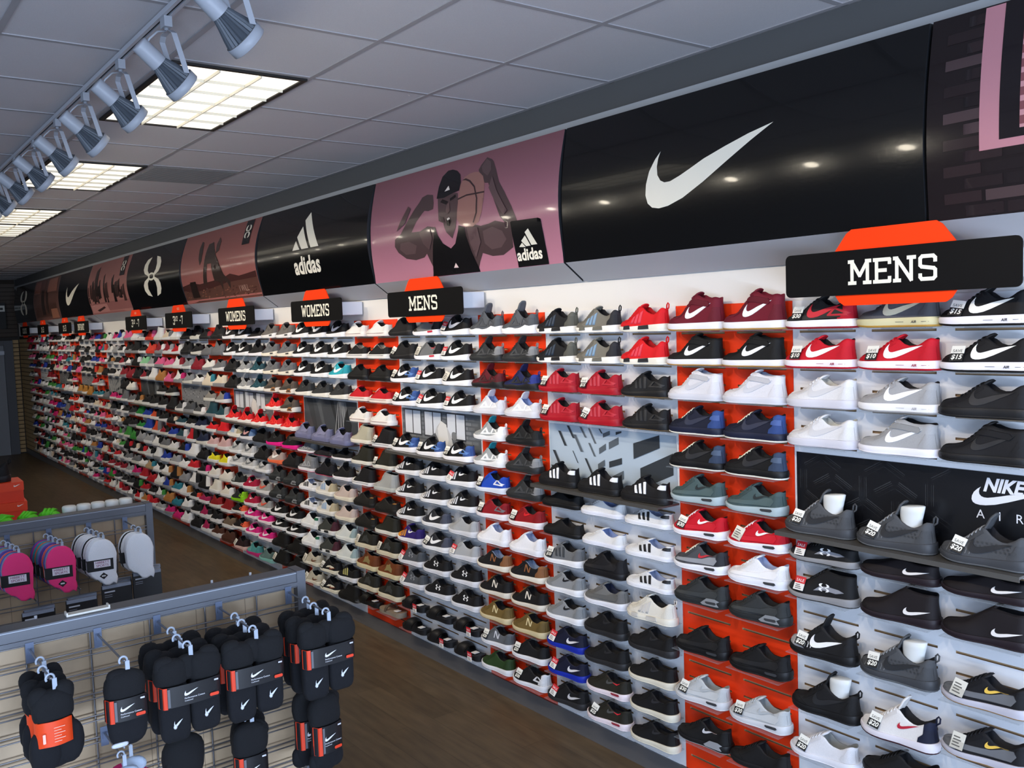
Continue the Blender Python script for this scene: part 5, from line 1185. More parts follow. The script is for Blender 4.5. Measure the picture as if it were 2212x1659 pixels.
def dr_ath(mb, f, W):
    Q = {'skinL': ('4a3a3c', 1), 'skinR': ('4a3a3c', 1), 'face': ('4f3d3f', 2), 'ball': ('946a64', 1.5), 'tank': ('141315', 3), 'cap': ('17161a', 3), 'hlL': ('5b484a', 2), 'hlR': ('5d4a4c', 2), 'fist': ('5b484a', 2), 'mouth': ('181012', 3), 'teeth': ('d8ccc8', 4), 'seam1': ('3a2a2c', 2.5), 'seam2': ('3a2a2c', 2.5), 'plate': ('121214', 3), 'ab1': ('dedccf', 4), 'ab2': ('dedccf', 4), 'ab3': ('dedccf', 4), 'abt': ('e0c8c8', 4), 'capmark': ('e0d8d4', 4)}
    for k_, (c, t) in Q.items():
        P = [(min(W-.004, max(.004, x)), max(.002, min(.643, y))) for x, y in ATH[k_]]
        try: poly(mb, P, f, t, c)
        except Exception: pass
    for P, c in (([(.83,.42),(.89,.40),(.91,.415),(.85,.435)], '1c1416'), ([(.93,.415),(.985,.43),(.98,.445),(.93,.43)], '1c1416'), ([(.90,.40),(.925,.41),(.935,.36),(.91,.345),(.89,.36)], '604a4a'), ([(.83,.34),(.87,.33),(.88,.30),(.85,.31)], '3c2e30'), ([(.60,.27),(.72,.28),(.74,.22),(.70,.16),(.64,.20)], '574446'), ([(1.10,.25),(1.20,.24),(1.22,.16),(1.16,.08),(1.12,.16)], '604c4e'), ([(.34,.30),(.44,.34),(.50,.42),(.47,.44),(.38,.35)], '544042'), ([(1.30,.44),(1.38,.34),(1.44,.28),(1.47,.30),(1.37,.42),(1.32,.50)], '5e4a4c')):
        poly(mb, P, f, 4.5, c)
    v, fc = text2d('adidas', .082, 0, .03); decal(mb, [(1.625+x, .035+y) for x, y in v], f(4), cream, ST_, fc)
def ua(mb, f, u0, v0, w_, h_, m, t=1):
    for q in ua_polys(): decal(mb, [(u0+x*w_, v0+y*h_) for x, y in q], f(t), m, ST_)
def dr_land(mb, f, W):
    rq = random.Random(5)
    poly(mb, [(0.005,0.003),(W-.005,0.003),(W-.005,.16),(1.2,.15),(.8,.12),(.3,.10),(.005,.13)], f, 1, '5e3f38')
    poly(mb, [(.005,.13),(.3,.10),(.8,.12),(1.2,.15),(W-.01,.16),(W-.01,.21),(1.5,.19),(1.3,.22),(1.1,.19),(.5,.17),(.25,.19),(.005,.17)], f, 1.5, '4a2c2a')
    poly(mb, [(.60,.16),(.66,.30),(.70,.44),(.74,.52),(.86,.53),(.92,.46),(.98,.40),(1.05,.34),(1.16,.22),(1.28,.16),(1.24,.09),(1.20,.15),(1.10,.17),(1.06,.08),(1.02,.16),(.90,.18),(.86,.34),(.76,.34),(.70,.16)], f, 2, '3c2f2c')
    poly(mb, [(.50,.50),(.53,.56),(.58,.55),(.61,.46),(.60,.38),(.56,.34),(.52,.40)], f, 2, '3a2e2b'); poly(mb, [(.95,.50),(1.0,.56),(1.05,.52),(1.04,.44),(.97,.42)], f, 2, '4a3834')
    poly(mb, [(.22,.05),(.24,.20),(.40,.20),(.42,.05)], f, 2.5, '2c2220')
    for _ in range(60):
        u, v_ = rq.uniform(.02, W-.08), rq.uniform(.01, .11); poly(mb, [(u, v_), (u+.05, v_+.004), (u+.03, v_+.012)], f, 2, rq.choice(['7a5648', '4a302b', '8a6656']))
    poly(mb, [(1.58,.44),(1.74,.44),(1.74,.64),(1.58,.64)], f, 3, '121214'); ua(mb, f, 1.60, .49, .12, .11, cream, 4)
    v, fc = text2d('I WILL', .075, 0, .0, 'LEFT'); decal(mb, [(1.44+x, .06+y) for x, y in v], f(3), gloss('gl_b08c80', 'b08c80', .3), ST_, fc)
def dr_city(mb, f, W):
    rq = random.Random(9)
    poly(mb, [(.005,.003),(W-.005,.003),(W-.005,.14),(.005,.14)], f, 1, 'a06a68')
    for _ in range(26):
        u = rq.uniform(.02, W-.2); w_ = rq.uniform(.04, .16); v0 = rq.uniform(.12, .24); h_ = rq.uniform(.16, .38)
        if u > W*.5: h_ *= .6
        poly(mb, [(u, v0), (u+w_, v0), (u+w_*.8, min(.64, v0+h_)), (u+w_*.2, min(.64, v0+h_*.9))], f, 1.5+.1*(_ % 9), rq.choice(['2e2220', '3c2a28', '4a3230', '241b1a']))
    for k in range(5): poly(mb, [(.03+.03*k, .22-.03*k), (.12+.03*k, .23-.03*k), (.12+.03*k, .235-.03*k), (.03+.03*k, .225-.03*k)], f, 3, 'd8a8a0')
    poly(mb, [(.05,.02),(.9,.02),(.85,.12),(.05,.12)], f, 3, 'c48a86'); poly(mb, [(.3,.05),(.7,.09),(.75,.07),(.4,.03)], f, 3.5, '4a302e')
    poly(mb, [(1.56,.42),(1.76,.42),(1.76,.64),(1.56,.64)], f, 3, '121214'); ua(mb, f, 1.585, .47, .15, .12, cream, 4)
def dr_ball(mb, f, W):
    for (u, v_, w_, h_, c) in ((.05,.42,.5,.2,'8c5a50'),(.62,.36,.3,.26,'6a443c'),(1.1,.42,.7,.2,'9c6658'),(.1,.05,1.7,.2,'54372f'),(.65,.08,.25,.4,'2e211d'),(1.0,.10,.18,.36,'3a2924'),(1.3,.02,.5,.14,'a06c58')):
        poly(mb, [(u, v_), (u+w_, v_), (u+w_*.95, v_+h_), (u+w_*.05, v_+h_)], f, 1+u*.5, c)
def dr_brick(mb, f, W):
    rq = random.Random(2)
    for j in range(15):
        for i in range(16):
            u = i*.13+(.065 if j % 2 else 0)-.01; v_ = j*.042+.006
            if u < .005 or u+.12 > W: continue
            poly(mb, [(u, v_), (u+.118, v_+.001), (u+.118, v_+.034), (u, v_+.033)], f, 1, rq.choice(['231a1c', '2b2022', '1d1618', '38292a', '2a1f21', '46383a']))
    poly(mb, [(0.17,.20),(0.82,.20),(0.82,.64),(0.17,.64)], f, 2, 'b8808a'); poly(mb, [(0.23,.225),(0.82,.225),(0.82,.64),(0.23,.64)], f, 2.5, '171216')
    poly(mb, [(0.29,.25),(0.82,.25),(0.82,.64),(0.29,.64)], f, 3, 'c08c92'); poly(mb, [(0.29,.40),(0.82,.40),(0.82,.407),(0.29,.407)], f, 3.5, '171216')
    for k in range(9): poly(mb, [(.29,.26+.042*k),(.325,.26+.042*k),(.325,.285+.042*k),(.29,.285+.042*k)], f, 3.6, '7c4a50')
banner(-.32, 1.56, gloss('gloss_brickdark', '1a1315', .2), .03, 'banner with a picture of dark brick wall and pink window, rightmost', dr_brick)
banner(1.572, 3.38, gk, .03, 'large glossy black banner with wide cream tick', dr_tick(.56, .185, .66, 1.0))
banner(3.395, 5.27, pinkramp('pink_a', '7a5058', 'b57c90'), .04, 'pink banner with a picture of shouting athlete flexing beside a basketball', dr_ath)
banner(5.285, 7.14, gk, .06, 'black banner with white three-bar logo and word, left of the athlete banner', dr_adi(.92, .13, .42))
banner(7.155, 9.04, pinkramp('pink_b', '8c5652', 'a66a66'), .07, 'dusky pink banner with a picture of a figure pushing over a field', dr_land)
banner(9.055, 10.95, gk, .08, 'black banner with large white crossed-arc logo, sixth banner from the right', lambda mb, f, W: ua(mb, f, .66, .12, .62, .42, cream))
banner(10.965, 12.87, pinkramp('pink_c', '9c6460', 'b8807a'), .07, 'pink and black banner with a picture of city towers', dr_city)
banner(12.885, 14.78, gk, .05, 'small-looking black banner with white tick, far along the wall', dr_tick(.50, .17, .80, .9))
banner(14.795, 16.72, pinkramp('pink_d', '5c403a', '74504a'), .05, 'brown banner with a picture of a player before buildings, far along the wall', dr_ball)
banner(16.735, 18.55, gk, .05, 'farthest black banner, with white crossed-arc logo, near the far corner', lambda mb, f, W: ua(mb, f, .60, .12, .62, .42, cream))

# ------------------------------------------------------------------ section signs
sb = mat('sign_black', '08080a', .6, spec=.15); so = mat('sign_orange', 'ff3c04', .6, spec=.2); sw_ = mat('sign_cream', 'f0eedd', .5); sbk = mat('sign_white_box', 'd6dae4', .5)
def sign(yc, polys, label, top=None):
    r = empty('hanging_sign', (D-.20, yc, 2.298)); Y = lambda t: (lambda u, v, tt=None: (-t if tt is None else -tt, -u, v))
    mb = MB(); mb.prism(rrect(-.415, -.077, .415, .077, .02), lambda u, v, t: (t, -u, v), 0, .006, sb); SB = mb.obj('sign_board', r)
    mb = MB(); mb.prism([(-.20,-.10),(-.18,-.113),(.18,-.113),(.20,-.10),(.22,-.07),(.22,.07),(.17,.135),(.15,.148),(-.15,.148),(-.17,.135),(-.22,.07),(-.22,-.07)], lambda u, v, t: (t, -u, v), .0065, .012, so); mb.obj('orange_plate', r)
    mb = MB(); mb.prism(rrect(-.36, -.044, .36, .048, .004, 1), lambda u, v, t: (t, -u, v), .0125, .187, sbk); mb.obj('mounting_box', r)
    mb = MB()
    for qi, q in enumerate(polys): decal(mb, q, lambda u, v, qi=qi: (-.0012-.00008*(qi % 9), -u, v), sw_, 0)
    if top:
        v, f = text2d(top, .035, 0, .01); decal(mb, [(x, y+.10) for x, y in v], lambda u, v: (.0055, -u, v), ink('ffc8a8'), 0, f)
    mb.obj('lettering', SB); tag(r, label, 'sign', 'black section signs')
HL = .083
sign(1.655, lettering('MENS', HL, 0, -HL/2, 1.0), 'black MENS sign with orange plate, the largest-looking one at right')
sign(4.60, lettering('MENS', HL, 0, -HL/2, 1.0), 'black MENS sign under the athlete banner')
sign(6.06, lettering('WOMENS', HL, 0, -HL/2, .92), 'black WOMENS sign, the one next to the MENS sign')
sign(7.62, lettering('WOMENS', HL, 0, -HL/2, .92), 'black WOMENS sign, the one farther left')
def half():
    return lettering('3', HL, -.13, -HL/2, 1)+lettering('1/2', HL*.55, -.05, -HL/2+.035, 1)+lettering('-7', HL, .10, -HL/2, 1)
sign(9.17, half(), 'black sign reading 3 1/2-7, left of the farther WOMENS sign', 'KIDS')
sign(10.68, half(), 'black sign reading 3 1/2-7, under the crossed-arc banner', 'KIDS')
sign(13.32, lettering('INFANT', HL, 0, -HL/2, .85), 'black INFANT sign far along the wall', 'KIDS')
sign(14.34, lettering('11-3', HL, 0, -HL/2, 1), 'black sign reading 11-3, beside the INFANT sign', 'KIDS')
sign(15.94, lettering('11-3', HL, 0, -HL/2, 1), 'black sign reading 11-3, second from the far corner', 'KIDS')
sign(17.50, lettering('CLEATS', HL, 0, -HL/2, .85), 'black CLEATS sign nearest the far corner')

# ------------------------------------------------------------------ sock racks
rail = mat('rail_grey', '62656c', .45, .2); wire = mat('wire_steel', '8c8c90', .3, .8); plas = mat('hook_plastic', 'c4d0e0', .3); plas.node_tree.nodes['Principled BSDF'].inputs['Alpha'].default_value = .75
def rack(y, x1, h, x0, label, tp):
    r = empty('sock_rack', (x0, y, 0)); W = x1-x0
    mb = MB(); mb.box((0, 0, h-.034), (W-.0305, .072, h), rail); mb.box((0, -.0008, h-.006), (W-.031, -.0001, h-.004), mat('rail_edge', 'b4bcc8', .4)); mb.obj('top_rail', r)
    mb = MB(); mb.box((.0, -.004, h-.048), (W-.0305, .005, h-.0345), rail); mb.obj('lower_rail', r)
    mb = MB(); mb.box((W-.03, -.003, .0), (W, .074, h+.002), rail); mb.obj('end_post', r)
    mb = MB(); mb.box((.0, -.003, .0), (.03, .074, h-.049), rail); mb.obj('end_post', r)
    mb = MB(); mb.box((.0305, .028, .10), (W-.0305, .042, h-.0485), board_m); mb.obj('backing_board', r)
    mb = MB(); mb.box((-.0, -.02, .0005), (W-.031, .090, .095), rail) if False else mb.box((.031, .006, .0), (W-.031, .064, .098), rail); mb.obj('base', r)
    mb = MB(); z = h-.052
    zs = [z]
    while z > .2: zs += [z-.050, z-.067]; z -= .067
    zs = [h-.052]+[h-.052-.052-.067*k-q for k in range(int((h-.35)/.067)) for q in (0, .016)]
    for zz in zs: mb.tube([(.03, .003, zz), (W-.03, .003, zz)], .0024, wire, 6, False)
    n = int(W/.17)
    for k in range(1, n+1):
        xx = W-.03-.17*k+.03
        if xx > .04: mb.tube([(xx, .009, h-.048), (xx, .009, .1)], .003, wire, 6, False)
    mb.obj('wire_grid', r)
    tag(r, label, 'rack'); return r
RY, RH, RX = 2.86, 1.357, 1.262
FY, FH, FX = 4.46, 1.372, 1.215
rack(RY, RX, RH, -.70, 'nearer grey metal rack with wire grid and wooden back, hung with black socks', 0)
rack(FY, FX, FH, -1.0, 'farther grey metal rack with wire grid, hung with pink and white socks', 0)
blu = mat('bracket_blue', '66728a', .4, .3)
def hook(x, y, z, ln, label):
    """bracket plate hung on the grid with a straight arm towards the camera"""
    r = empty('display_hook', (x, y-.0045, z)); mb = MB(); mb.box((-.011, -.003, -.052), (.011, 0, .006), blu).box((-.0055, -.006, -.030), (.0055, -.0031, -.010), blu); mb.obj('bracket', r)
    mb = MB(); mb.tube([(0, -.003, -.014), (0, -ln+.01, -.014), (0, -ln, -.008)], .0032, wire, 8); mb.obj('arm', r)
    tag(r, label, 'hook', 'display hooks on the racks'); return (x, y-.0045, z-.014)
def lobes(mb, items, m, n=14, jag=.06, seed=0):
    rq = random.Random(seed)
    for (cx, cy_, cz, rx_, ry_, rz_, pw) in items:
        v = []; f = []; K = 10
        ph = rq.uniform(0, 6)
        for i in range(K+1):
            a = -pi/2+pi*i/K
            for k in range(n):
                b = 2*pi*k/n; e = 2/pw
                sg = lambda t: (abs(t)**e)*(1 if t >= 0 else -1)
                j = 1+jag*math.sin(3*b+ph+i*.7)*math.cos(a)
                v.append((cx+rx_*sg(math.cos(a))*sg(math.cos(b))*j, cy_+ry_*sg(math.cos(a))*sg(math.sin(b))*j, cz+rz_*sg(math.sin(a))))
        for i in range(K):
            for k in range(n): f.append((i*n+k, i*n+(k+1) % n, (i+1)*n+(k+1) % n, (i+1)*n+k))
        mb.add(v, f, m, True)
sock_k = mat('sock_black', '0b0c10', .9, noise=.25, scale=500, bump=.4); sock_n = mat('sock_navy', '0a0c13', .9, noise=.2, scale=400, bump=.35)
def hanger(r, z=0):
    mb = MB(); n = 14; v = []
    mb.tube([(.009*math.cos(t), 0, .001+.010*math.sin(t)) for t in [pi*1.25*k/n-.2 for k in range(n+1)]], .0028, plas, 6); mb.box((.004, -.0015, -.034), (.014, .0015, -.001), plas); mb.obj('plastic_hanger', r)
def band(r, w_, z0, z1, th, col, art, side_col='e8401c', txt=True):
    mb = MB(); K = 8; v = []; f = []
    P = [(-w_/2, th*.2), (-w_/2+.004, -th*.85), (-w_/2+.02, -th-.002)]+[(-w_/2+.02+(w_-.04)*k/6, -th-.003-.003*math.sin(pi*k/6)) for k in range(1, 6)]+[(w_/2-.02, -th-.002), (w_/2-.004, -th*.85), (w_/2, th*.2)]
    for x, y in P: v += [(x, y, z0), (x, y, z1)]
    for k in range(len(P)-1): f.append((2*k, 2*k+2, 2*k+3, 2*k+1))
    mb.add(v, f, mat('band_'+col, col, .35), True); back = [(x*.97, y+.002, z) for x, y, z in v]; mb.add(back, [q[::-1] for q in f], mat('band_'+col, col, .35), True); PB = mb.obj('paper_band', r)
    fy = -th-.0075
    mb = MB(); mp = lambda u, v: (u, fy, v)
    if art == 'pc':
        decal(mb, [(-.02+u*.034, (z0+z1)/2-.002+v*.036) for u, v in SWOOSH], mp, ink('f0f0f4'), 0)
        for s, zz, hh in (('Performance Cotton', -.010, .0058), ('Cushioned', -.016, .0046)):
            v2, f2 = text2d(s, hh, 0, .01, 'LEFT'); decal(mb, [(-.02+x, (z0+z1)/2+zz+y) for x, y in v2], mp, ink('e0e0e4'), 0, f2)
        decal(mb, rrect(w_/2-.034, z0+.006, w_/2-.012, z0+.014, .002, 1), mp, ink('e8401c'), 0)
        decal(mb, [(w_/2-.022, z1-.008), (w_/2-.012, z1-.008), (w_/2-.012, z1-.004), (w_/2-.022, z1-.004)], mp, ink('d8d8dc'), 0)
        decal(mb, [(-w_/2+.022, z0+.004), (-w_/2+.006+.010, z0+.004), (-w_/2+.016, z1-.002), (-w_/2+.022, z1-.002)], mp, ink('6c6e74'), 0)
    if art == 'or':
        for k in range(6): decal(mb, rrect(-.006, z0+.010+.0065*k, .010+.008*(k % 2), z0+.0115+.0065*k, .0004, 1), mp, ink('ffc0a8'), 0)
        decal(mb, rrect(-w_/2+.010, z0+.012, -w_/2+.016, z0+.034, .001, 1), mp, ink('ffd0bc'), 0)
    if mb.v: mb.obj('band_printing', PB)
    if side_col:
        mb = MB(); a = -w_/2+.002; mb.add([(a-.0012, -th*.15, z0-.001), (a-.0012, -th*.15, z1+.001), (a+.006, -th*.9-.0035, z1+.001), (a+.006, -th*.9-.0035, z0-.001), (a+.014, -th-.0045, z0-.001), (a+.014, -th-.0045, z1+.001)], [(0, 3, 2, 1), (3, 4, 5, 2)], ink(side_col)); mb.obj('orange_edge', PB)
def sock_pack(p, kind, label, seed, rz=0, group='packs of black socks'):
    r = empty('sock_pack', p, rz)
    if kind == 'crew':      # two bundles side by side
        mb = MB(); lobes(mb, [(-.040, .004, -.062, .042, .022, .036, 2.8), (.040, .002, -.060, .041, .022, .038, 2.8), (-.055, .006, -.045, .026, .018, .028, 2.4), (.052, .005, -.042, .026, .018, .030, 2.4), (0, .006, -.055, .03, .018, .032, 2.4)], sock_k, seed=seed); mb.obj('sock_tops', r)
        mb = MB(); lobes(mb, [(-.037, .004, -.158, .036, .017, .078, 5), (.037, .004, -.152, .036, .017, .076, 5)], sock_n, seed=seed+5, jag=.02); mb.obj('sock_legs', r)
        band(r, .150, -.140, -.088, .021, '1d1d20', 'pc')
        for cx, cz in ((-.036, -.195), (.040, -.185)):
            mb = MB(); decal(mb, [(cx-.009+u*.022, cz+v*.05) for u, v in SWOOSH], lambda u, v: (u, -.0155, v), ink('dfe3ea'), 0); lobes(mb, [(cx-.006, -.0155, cz+.002, .0045, .003, .0055, 2)], ink('dfe3ea'), 8, 0); mb.obj('small_tick', r)
    elif kind == 'ankle':
        mb = MB(); lobes(mb, [(0, .002, -.066, .048, .022, .044, 2.8), (-.014, .004, -.040, .028, .018, .022, 2.4)], sock_k, seed=seed); mb.obj('sock_tops', r)
        mb = MB(); lobes(mb, [(0, .003, -.150, .046, .019, .058, 3.2)], sock_n, seed=seed+5); mb.obj('sock_feet', r)
        band(r, .098, -.138, -.084, .021, '1d1d20', 'pc')
        mb = MB(); lobes(mb, [(-.022, -.012, -.198, .020, .004, .006, 3)], ink('d4dae4'), 8, 0); mb.obj('size_clip', r)
    elif kind == 'orange':
        mb = MB(); lobes(mb, [(0, .002, -.070, .046, .024, .044, 2.6), (-.026, .006, -.044, .024, .018, .026, 2.2), (.028, .006, -.040, .024, .018, .028, 2.2)], sock_k, seed=seed); mb.obj('sock_tops', r)
        mb = MB(); lobes(mb, [(-.018, .004, -.165, .036, .02, .05, 2.6), (.030, .010, -.160, .036, .02, .052, 2.6), (.0, .012, -.185, .05, .02, .030, 2.4)], sock_n, seed=seed+5); mb.obj('sock_feet', r)
        band(r, .080, -.150, -.092, .022, 'f04a1c', 'or', None)
    elif kind == 'low':
        mb = MB(); lobes(mb, [(0, .002, -.060, .046, .024, .050, 2.6), (.016, .010, -.040, .036, .020, .03, 2.2)], sock_k, seed=seed); mb.obj('sock_tops', r)
        mb = MB(); lobes(mb, [(0, .006, -.165, .044, .02, .060, 2.6), (.030, .008, -.190, .022, .014, .032, 2.4), (-.026, .008, -.195, .024, .014, .03, 2.4)], sock_n, seed=seed+5); mb.obj('sock_feet', r)
        band(r, .084, -.165, -.090, .022, '1d1d20', 'pc')
    hanger(r); tag(r, label, 'socks', group); return r
HKX = [.42, .60, .77, .962, 1.197]
HKW = ['leftmost', 'second from left', 'middle', 'fourth from left', 'rightmost']
hp = [hook(x, RY, RH-.048, .30, 'steel hook with blue-grey bracket, %s on the nearer rack' % HKW[i]) for i, x in enumerate(HKX)]
DN = ['front', 'second', 'third', 'fourth']
for hi, kind in ((0, 'orange'), (1, 'ankle'), (2, 'crew'), (3, 'crew'), (4, 'crew')):
    x, y, z = hp[hi]; n = 1 if hi == 1 else 3
    for k in range(n):
        nm = {'orange': 'black socks with orange paper band', 'ankle': 'single pack of black ankle socks', 'crew': 'pack of black crew socks'}[kind]
        yy = y-.282+.078*k if n > 1 else y-.282
        sock_pack((x+(.004*(-1)**k if k else 0), yy, z-.001), kind, '%s, %s pack on nearer rack, %s hook' % (nm, DN[k], HKW[hi]), 17*hi+k, .10*(k-1)*(1 if k else 0)+(.06 if hi == 0 else 0)).scale = (1.12,)*3 if hi < 2 else (1.16, 1.1, 1.12)
# lower tier of the nearer rack
for i, (x, zz, kind, n) in enumerate(((.60, 1.01, 'm', 2), (.775, 1.02, 'cap', 1), (.97, 1.005, 'low', 2), (1.20, 1.025, 'low', 2))):
    q = hook(x, RY, zz, .20, 'steel hook of the lower tier, %s on the nearer rack' % ['leftmost', 'second from left', 'third from left', 'rightmost'][i])
    for k in range(n):
        if kind == 'low': sk = sock_pack((q[0]+.022*k, q[1]-.185+.07*(k if i == 2 else 1-k), q[2]-.001), 'low', 'black low socks, %s pack on the lower hook, %s' % (DN[k], ['', '', 'third from left', 'far right'][i]), 60+4*i+k, .15*k); sk.scale = (1.25, 1.1, 1.2)
        elif kind == 'cap':
            r = empty('sock_pack', (q[0], q[1]-.185, q[2]-.001)); mb = MB(); lobes(mb, [(0, .01, -.075, .062, .035, .07, 2.4), (-.03, .0, -.10, .03, .02, .04, 2.4)], sock_k, seed=99); mb.obj('sock_tops', r); hanger(r); tag(r, 'rounded black sock bundle on the lower hook, left of middle', 'socks', 'packs of black socks')
        else:
            r = empty('sock_pack', (q[0]+.03*k, q[1]-.185+.05*k, q[2]-.001))
            for j, (c, it) in enumerate((('d8286c', (-.02, -.004, -.075, .034, .018, .03, 2.2)), ('c4d4e8', (.012, -.006, -.058, .036, .018, .024, 2.2)), ('5a80c8', (-.004, -.010, -.098, .038, .016, .024, 2.2)), ('d82c74', (.034, -.004, -.105, .026, .016, .03, 2.2)))):
                mb = MB(); lobes(mb, [it], mat('sock_'+c, c, .9, bump=.4, scale=400), seed=j+k); mb.obj('sock', r)
            hanger(r); tag(r, 'pink, white and blue sock bundle on the lowest left hook, %s' % DN[k], 'socks', 'coloured sock bundles')
# far rack: oval no-show packs
def noshow(p, cols, label, seed, card=True, rz=0, diamond=True):
    r = empty('sock_pack', p, rz); rq = random.Random(seed)
    for j, c in enumerate(cols):
        mb = MB(); m = mat('sock_'+c, c, .85, noise=.12, bump=.4, scale=400); dx = -.004*j; dz = .001*j
        v = []; f = []; n = 26; O = []
        for k in range(n):
            t = 2*pi*k/n; rx_ = .060 if math.sin(t) > 0 else .056; ry_ = .100 if math.sin(t) > 0 else .105
            x = rx_*abs(math.cos(t))**.85*(1 if math.cos(t) > 0 else -1); z = -.118+ry_*abs(math.sin(t))**.85*(1 if math.sin(t) > 0 else -1)
            if z < -.17: x += .030*(-.17-z)/.05
            if z < -.195: z += .008*math.sin(k*2.3)
            O.append((x+dx, z+dz))
        for lay, (dy, s) in enumerate(((.0055, .93), (.0028, 1.0), (-.0028, 1.0), (-.0055, .93), (-.0075, .6))):
            for x, z in O: v.append((x*s, dy+j*.010, (z+.118)*s-.118))
        for i in range(4):
            for k in range(n): f.append((i*n+k, i*n+(k+1) % n, (i+1)*n+(k+1) % n, (i+1)*n+k))
        f.append(tuple(range(4*n, 5*n))); mb.add(v, f, m, True); mb.obj('sock', r)
    if card:
        mb = MB(); bk = ink('141518'); y0 = -.0095; mb.box((-.062, y0, -.155), (.042, y0+.0012, -.105), bk); mb.box((-.064, y0, -.152), (-.0621, .030, -.108), bk); mb.box((-.0648, .004, -.146), (-.0641, .026, -.116), ink('e4e6ea')); CB = mb.obj('card_band', r)
        mb = MB(); mp = lambda u, v: (u, y0-.0005, v); decal(mb, [(-.036, -.140), (.030, -.140), (.030, -.110), (-.036, -.110)], mp, ink('ece6ee'), 0); mp2 = lambda u, v: (u, y0-.001, v)
        for s, zz in (('HIBBETT', -.1225), ('SPORTS', -.1365)):
            v2, f2 = text2d(s, .0145, 0, .005); decal(mb, [(-.003+x, zz+y) for x, y in v2], mp2, ink('8c2860'), 0, f2)
        mb.obj('card_printing', CB)
        if diamond:
            mb = MB(); decal(mb, [(.0, -.194), (.017, -.179), (.0, -.164), (-.017, -.179)], lambda u, v: (u, -.0085, v), bk, 0); decal(mb, rrect(-.008, -.182, .008, -.176, .001, 1), lambda u, v: (u, -.009, v), ink('e0e0e0'), 0); mb.obj('emblem', r)
    hanger(r); tag(r, label, 'socks', 'oval packs of ankle socks'); return r
FX_ = [.60, .765, .93, 1.087]
FW = ['left', 'second', 'third', 'right']
for i, x in enumerate(FX_):
    q = hook(x, FY, FH-.052, .23, 'steel hook holding ankle socks, %s one on the farther rack' % FW[i])
    for k in range(4 if i < 3 else 2):
        if i < 2: cols = ['ff3a80', '8a94ac', '4a5cb4', 'e06c50'] if k == 0 else [['ff5a90', '3c50a4', '7a3c9c'], ['7c8cc4', '3a9ca8', 'e06c50'], ['2c9cac', 'c83c80', '5c4cac']][k-1]
        else: cols = ['f2f4fa', 'ecf0f8', 'eef0f6'] if k % 2 == 0 else ['f2f4fa', '1c1c22', 'ecf0f8']
        noshow((x+.004*k-.012*k, q[1]-.225+.053*k, q[2]-.001), cols, '%s ankle sock pack, %s on the %s hook of farther rack' % ('bright pink' if i < 2 else 'white', DN[k], FW[i]), i*5+k, not (i == 3 and k == 0), (-.30 if (i == 3 and k == 0) else -.10), i != 0)
# flat black packs under them
pk = mat('pack_black', '141519', .35); hd = mat('pack_header', '8c95a4', .4)
for i, (x, yy, zz, n) in enumerate(((.665, 4.24, 1.045, 2), (.835, 4.24, 1.062, 2), (.985, 4.26, 1.09, 3), (1.12, 4.27, 1.12, 3))):
    hook(x, FY, zz+.03, .22, 'steel hook of the lower tier, %s one on the farther rack' % FW[i])
    for k in range(n):
        r = empty('clothing_pack', (x+.012*k, yy+.045*k-.004, zz-.006), (0, .12, -.10, .06)[k]); mb = MB()
        mb.prism(rrect(-.062, -.16, .062, -.012, .006, 2), lambda u, v, t: (u, t, v), -.006, .006, pk); mb.obj('packet', r)
        mb = MB(); mb.box((-.060, -.0085, -.026), (.060, .0085, -.0115), hd); mb.obj('header_strip', r)
        mb = MB(); decal(mb, rrect(-.052, -.044, -.008, -.038, .0006, 1), lambda u, v: (u, -.0066, v), ink('c4c8d0'), 0)
        for q_ in range(2): decal(mb, rrect(-.052, -.056-.008*q_, -.02, -.054-.008*q_, .0004, 1), lambda u, v: (u, -.0066, v), ink('9a9ea8'), 0)
        mb.obj('printing', r); tag(r, 'flat black garment pack with grey header, %s of the lower %s group' % (DN[k], FW[i]), 'packet', 'flat black packs')
# sign holder clip on the nearer rack top
mb = MB(); mb.prism([(0,0),(.12,0),(.12,.012),(.116,.012),(.116,.006),(.004,.006),(.004,.012),(0,.012)], lambda u, v, t: (.525+u, RY+.018+t, RH+.0005+v), 0, .030, mat('clip_plastic', 'd8d6cc', .4))
tag(mb.obj('sign_holder'), 'short white plastic sign holder lying on the nearer rack top', 'sign holder')
for i, (x, lab) in enumerate(((.30, 'left'), (.455, 'second'), (.975, 'third'), (1.105, 'right'))):
    mb = MB(); mb.tube([(0, 0, -.1), (0, 0, -.012), (0, .0, .0)], .003, ink('2a2a2c'), 6).tube([(.0, 0, -.004), (.0, 0, .018)], .0042, mat('clear_tip', 'c8ccd4', .2), 8); 
    o = mb.obj('grid_hook_tip', None, (x, RY+.085, RH-.012)); o.name = 'hook_tip'; tag(o, 'hook tip with clear cap showing behind the nearer rack top, %s of four' % lab, 'hook', 'hook tips behind the rack')

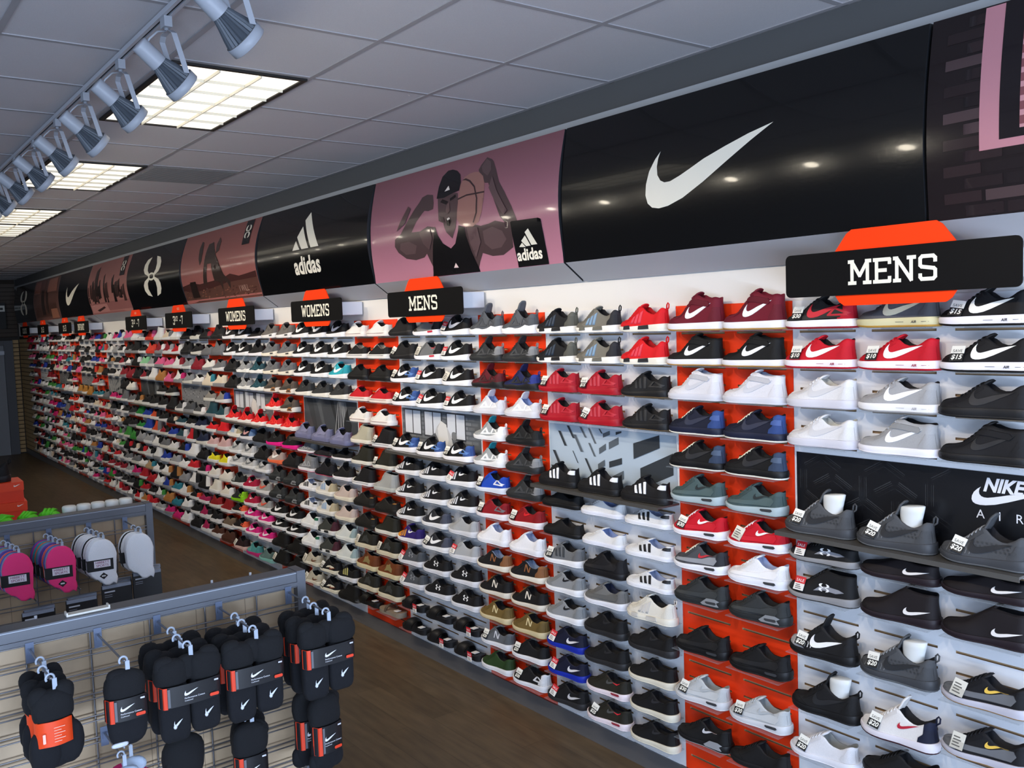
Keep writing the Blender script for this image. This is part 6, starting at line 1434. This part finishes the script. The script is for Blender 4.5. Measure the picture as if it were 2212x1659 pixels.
# ------------------------------------------------------------------ things behind the farther rack
shm = mat('table_grey', '4a4c50', .5)
mb = MB(); mb.box((-1.0, FY+.076, 1.30), (FX-.03, FY+.36, 1.318), shm); 
for x in (-.96, .2, FX-.08): mb.box((x, FY+.10, .001), (x+.03, FY+.13, 1.2995), shm).box((x, FY+.30, .001), (x+.03, FY+.33, 1.2995), shm)
tag(mb.obj('shelf_table'), 'narrow grey shelf unit standing behind the farther rack', 'shelf')
pad = mat('white_pad', 'e4e6e0', .5)
for i in range(5):
    mb = MB(); n = 18; v = []; f = []
    for zz, rr in ((0, .034), (.045, .036), (.062, .036), (.068, .032), (.070, .0)):
        for k in range(n): t = 2*pi*k/n; v.append((rr*math.cos(t)*.86, rr*math.sin(t), zz))
    for a in range(4):
        for k in range(n): f.append((a*n+k, a*n+(k+1) % n, (a+1)*n+(k+1) % n, (a+1)*n+k))
    mb.add(v, f, pad, True); o = mb.obj('round_tub', None, (.885+.0625*i, FY+.155, 1.3185)); tag(o, 'white round tub behind the farther rack, %s of the row from the left' % ORD[i], 'tub', 'white tubs behind the rack')
gr = mat('lime_rubber', '5ccc1c', .5)
for i, x in enumerate((.52, .615, .71, .80)):
    r = empty('toe_sandal', (x, FY+.16, 1.3185), .3*i); mb = MB(); lobes(mb, [(0, 0, .030, .036, .05, .030, 2.4)], gr, seed=i); mb.obj('heel_cup', r)
    mb = MB()
    for q in range(3): mb.tube([(-.03, -.02+.018*q, .045), (0, -.02+.018*q, .064), (.036, -.018+.018*q, .056)], [.006, .008, .004], gr, 8)
    mb.obj('ribs', r); tag(r, 'lime green ribbed rubber shoe behind the farther rack, %s from the left' % ORD[i], 'shoe', 'lime green rubber shoes')
mb = MB(); lobes(mb, [(0, 0, .032, .055, .04, .032, 2.4), (-.05, .01, .036, .03, .03, .03, 2.2)], mat('cap_black', '1a1a1c', .6), seed=4); tag(mb.obj('dark_sneaker', None, (.42, FY+.16, 1.3185)), 'small black shoe at the left behind the farther rack', 'shoe')
# orange boxes on a display table
bo = mat('box_orange', 'e63a14', .5); bl = mat('box_lid', 'ee4418', .45)
mb = MB(); mb.box((-1.6, 5.95, 1.075), (.98, 6.75, 1.098), shm)
for x in (-1.55, .90): mb.box((x, 6.0, .001), (x+.04, 6.04, 1.0745), shm).box((x, 6.65, .001), (x+.04, 6.69, 1.0745), shm)
tag(mb.obj('display_table'), 'grey display table mostly hidden behind the farther rack', 'table')
def sbox(x, y, z, rz, label):
    r = empty('shoe_box', (x, y, z), rz); mb = MB(); mb.box((-.34, -.105, 0), (0, .105, .093), bo); mb.obj('box_body', r)
    mb = MB(); mb.box((-.343, -.108, .0935), (.003, .108, .117), bl).box((-.343, -.108, .066), (.003, -.1055, .0935), bl).box((.0005, -.1055, .066), (.003, .108, .0935), bl); LD = mb.obj('lid', r)
    mb = MB(); decal(mb, [(-.05+u*.035, .090+v*.035) for u, v in SWOOSH], lambda u, v: (u, -.1092, v), ink('f4e8e0'), 0); mb.obj('lid_tick', LD)
    mb = MB(); decal(mb, [(-.30, .020), (-.155, .020), (-.155, .055), (-.30, .055)], lambda u, v: (u, -.1056, v), ink('e87858'), 0); decal(mb, [(-.155, .016), (-.140, .016), (-.140, .058), (-.155, .058)], lambda u, v: (u, -.1058, v), ink('e4dcd8'), 0); mb.obj('box_label', r)
    tag(r, label, 'box', 'orange shoe boxes')
sbox(.930, 6.10, 1.0985, -.06, 'bright orange shoe box, lower one of the stack at the left')
sbox(.915, 6.11, 1.2165, -.02, 'bright orange shoe box on top, with a black cleat on it')
cl = shoe('kdb'); cl.name = 'cleat'; cl.rotation_euler = (0, 0, pi*.98); cl.location = (.86, 6.08, 1.3345)
del_ = [tag(cl, 'black laced cleat with white studs of lace, on the upper orange box', 'shoe')]
if 'group' in cl: del cl['group']
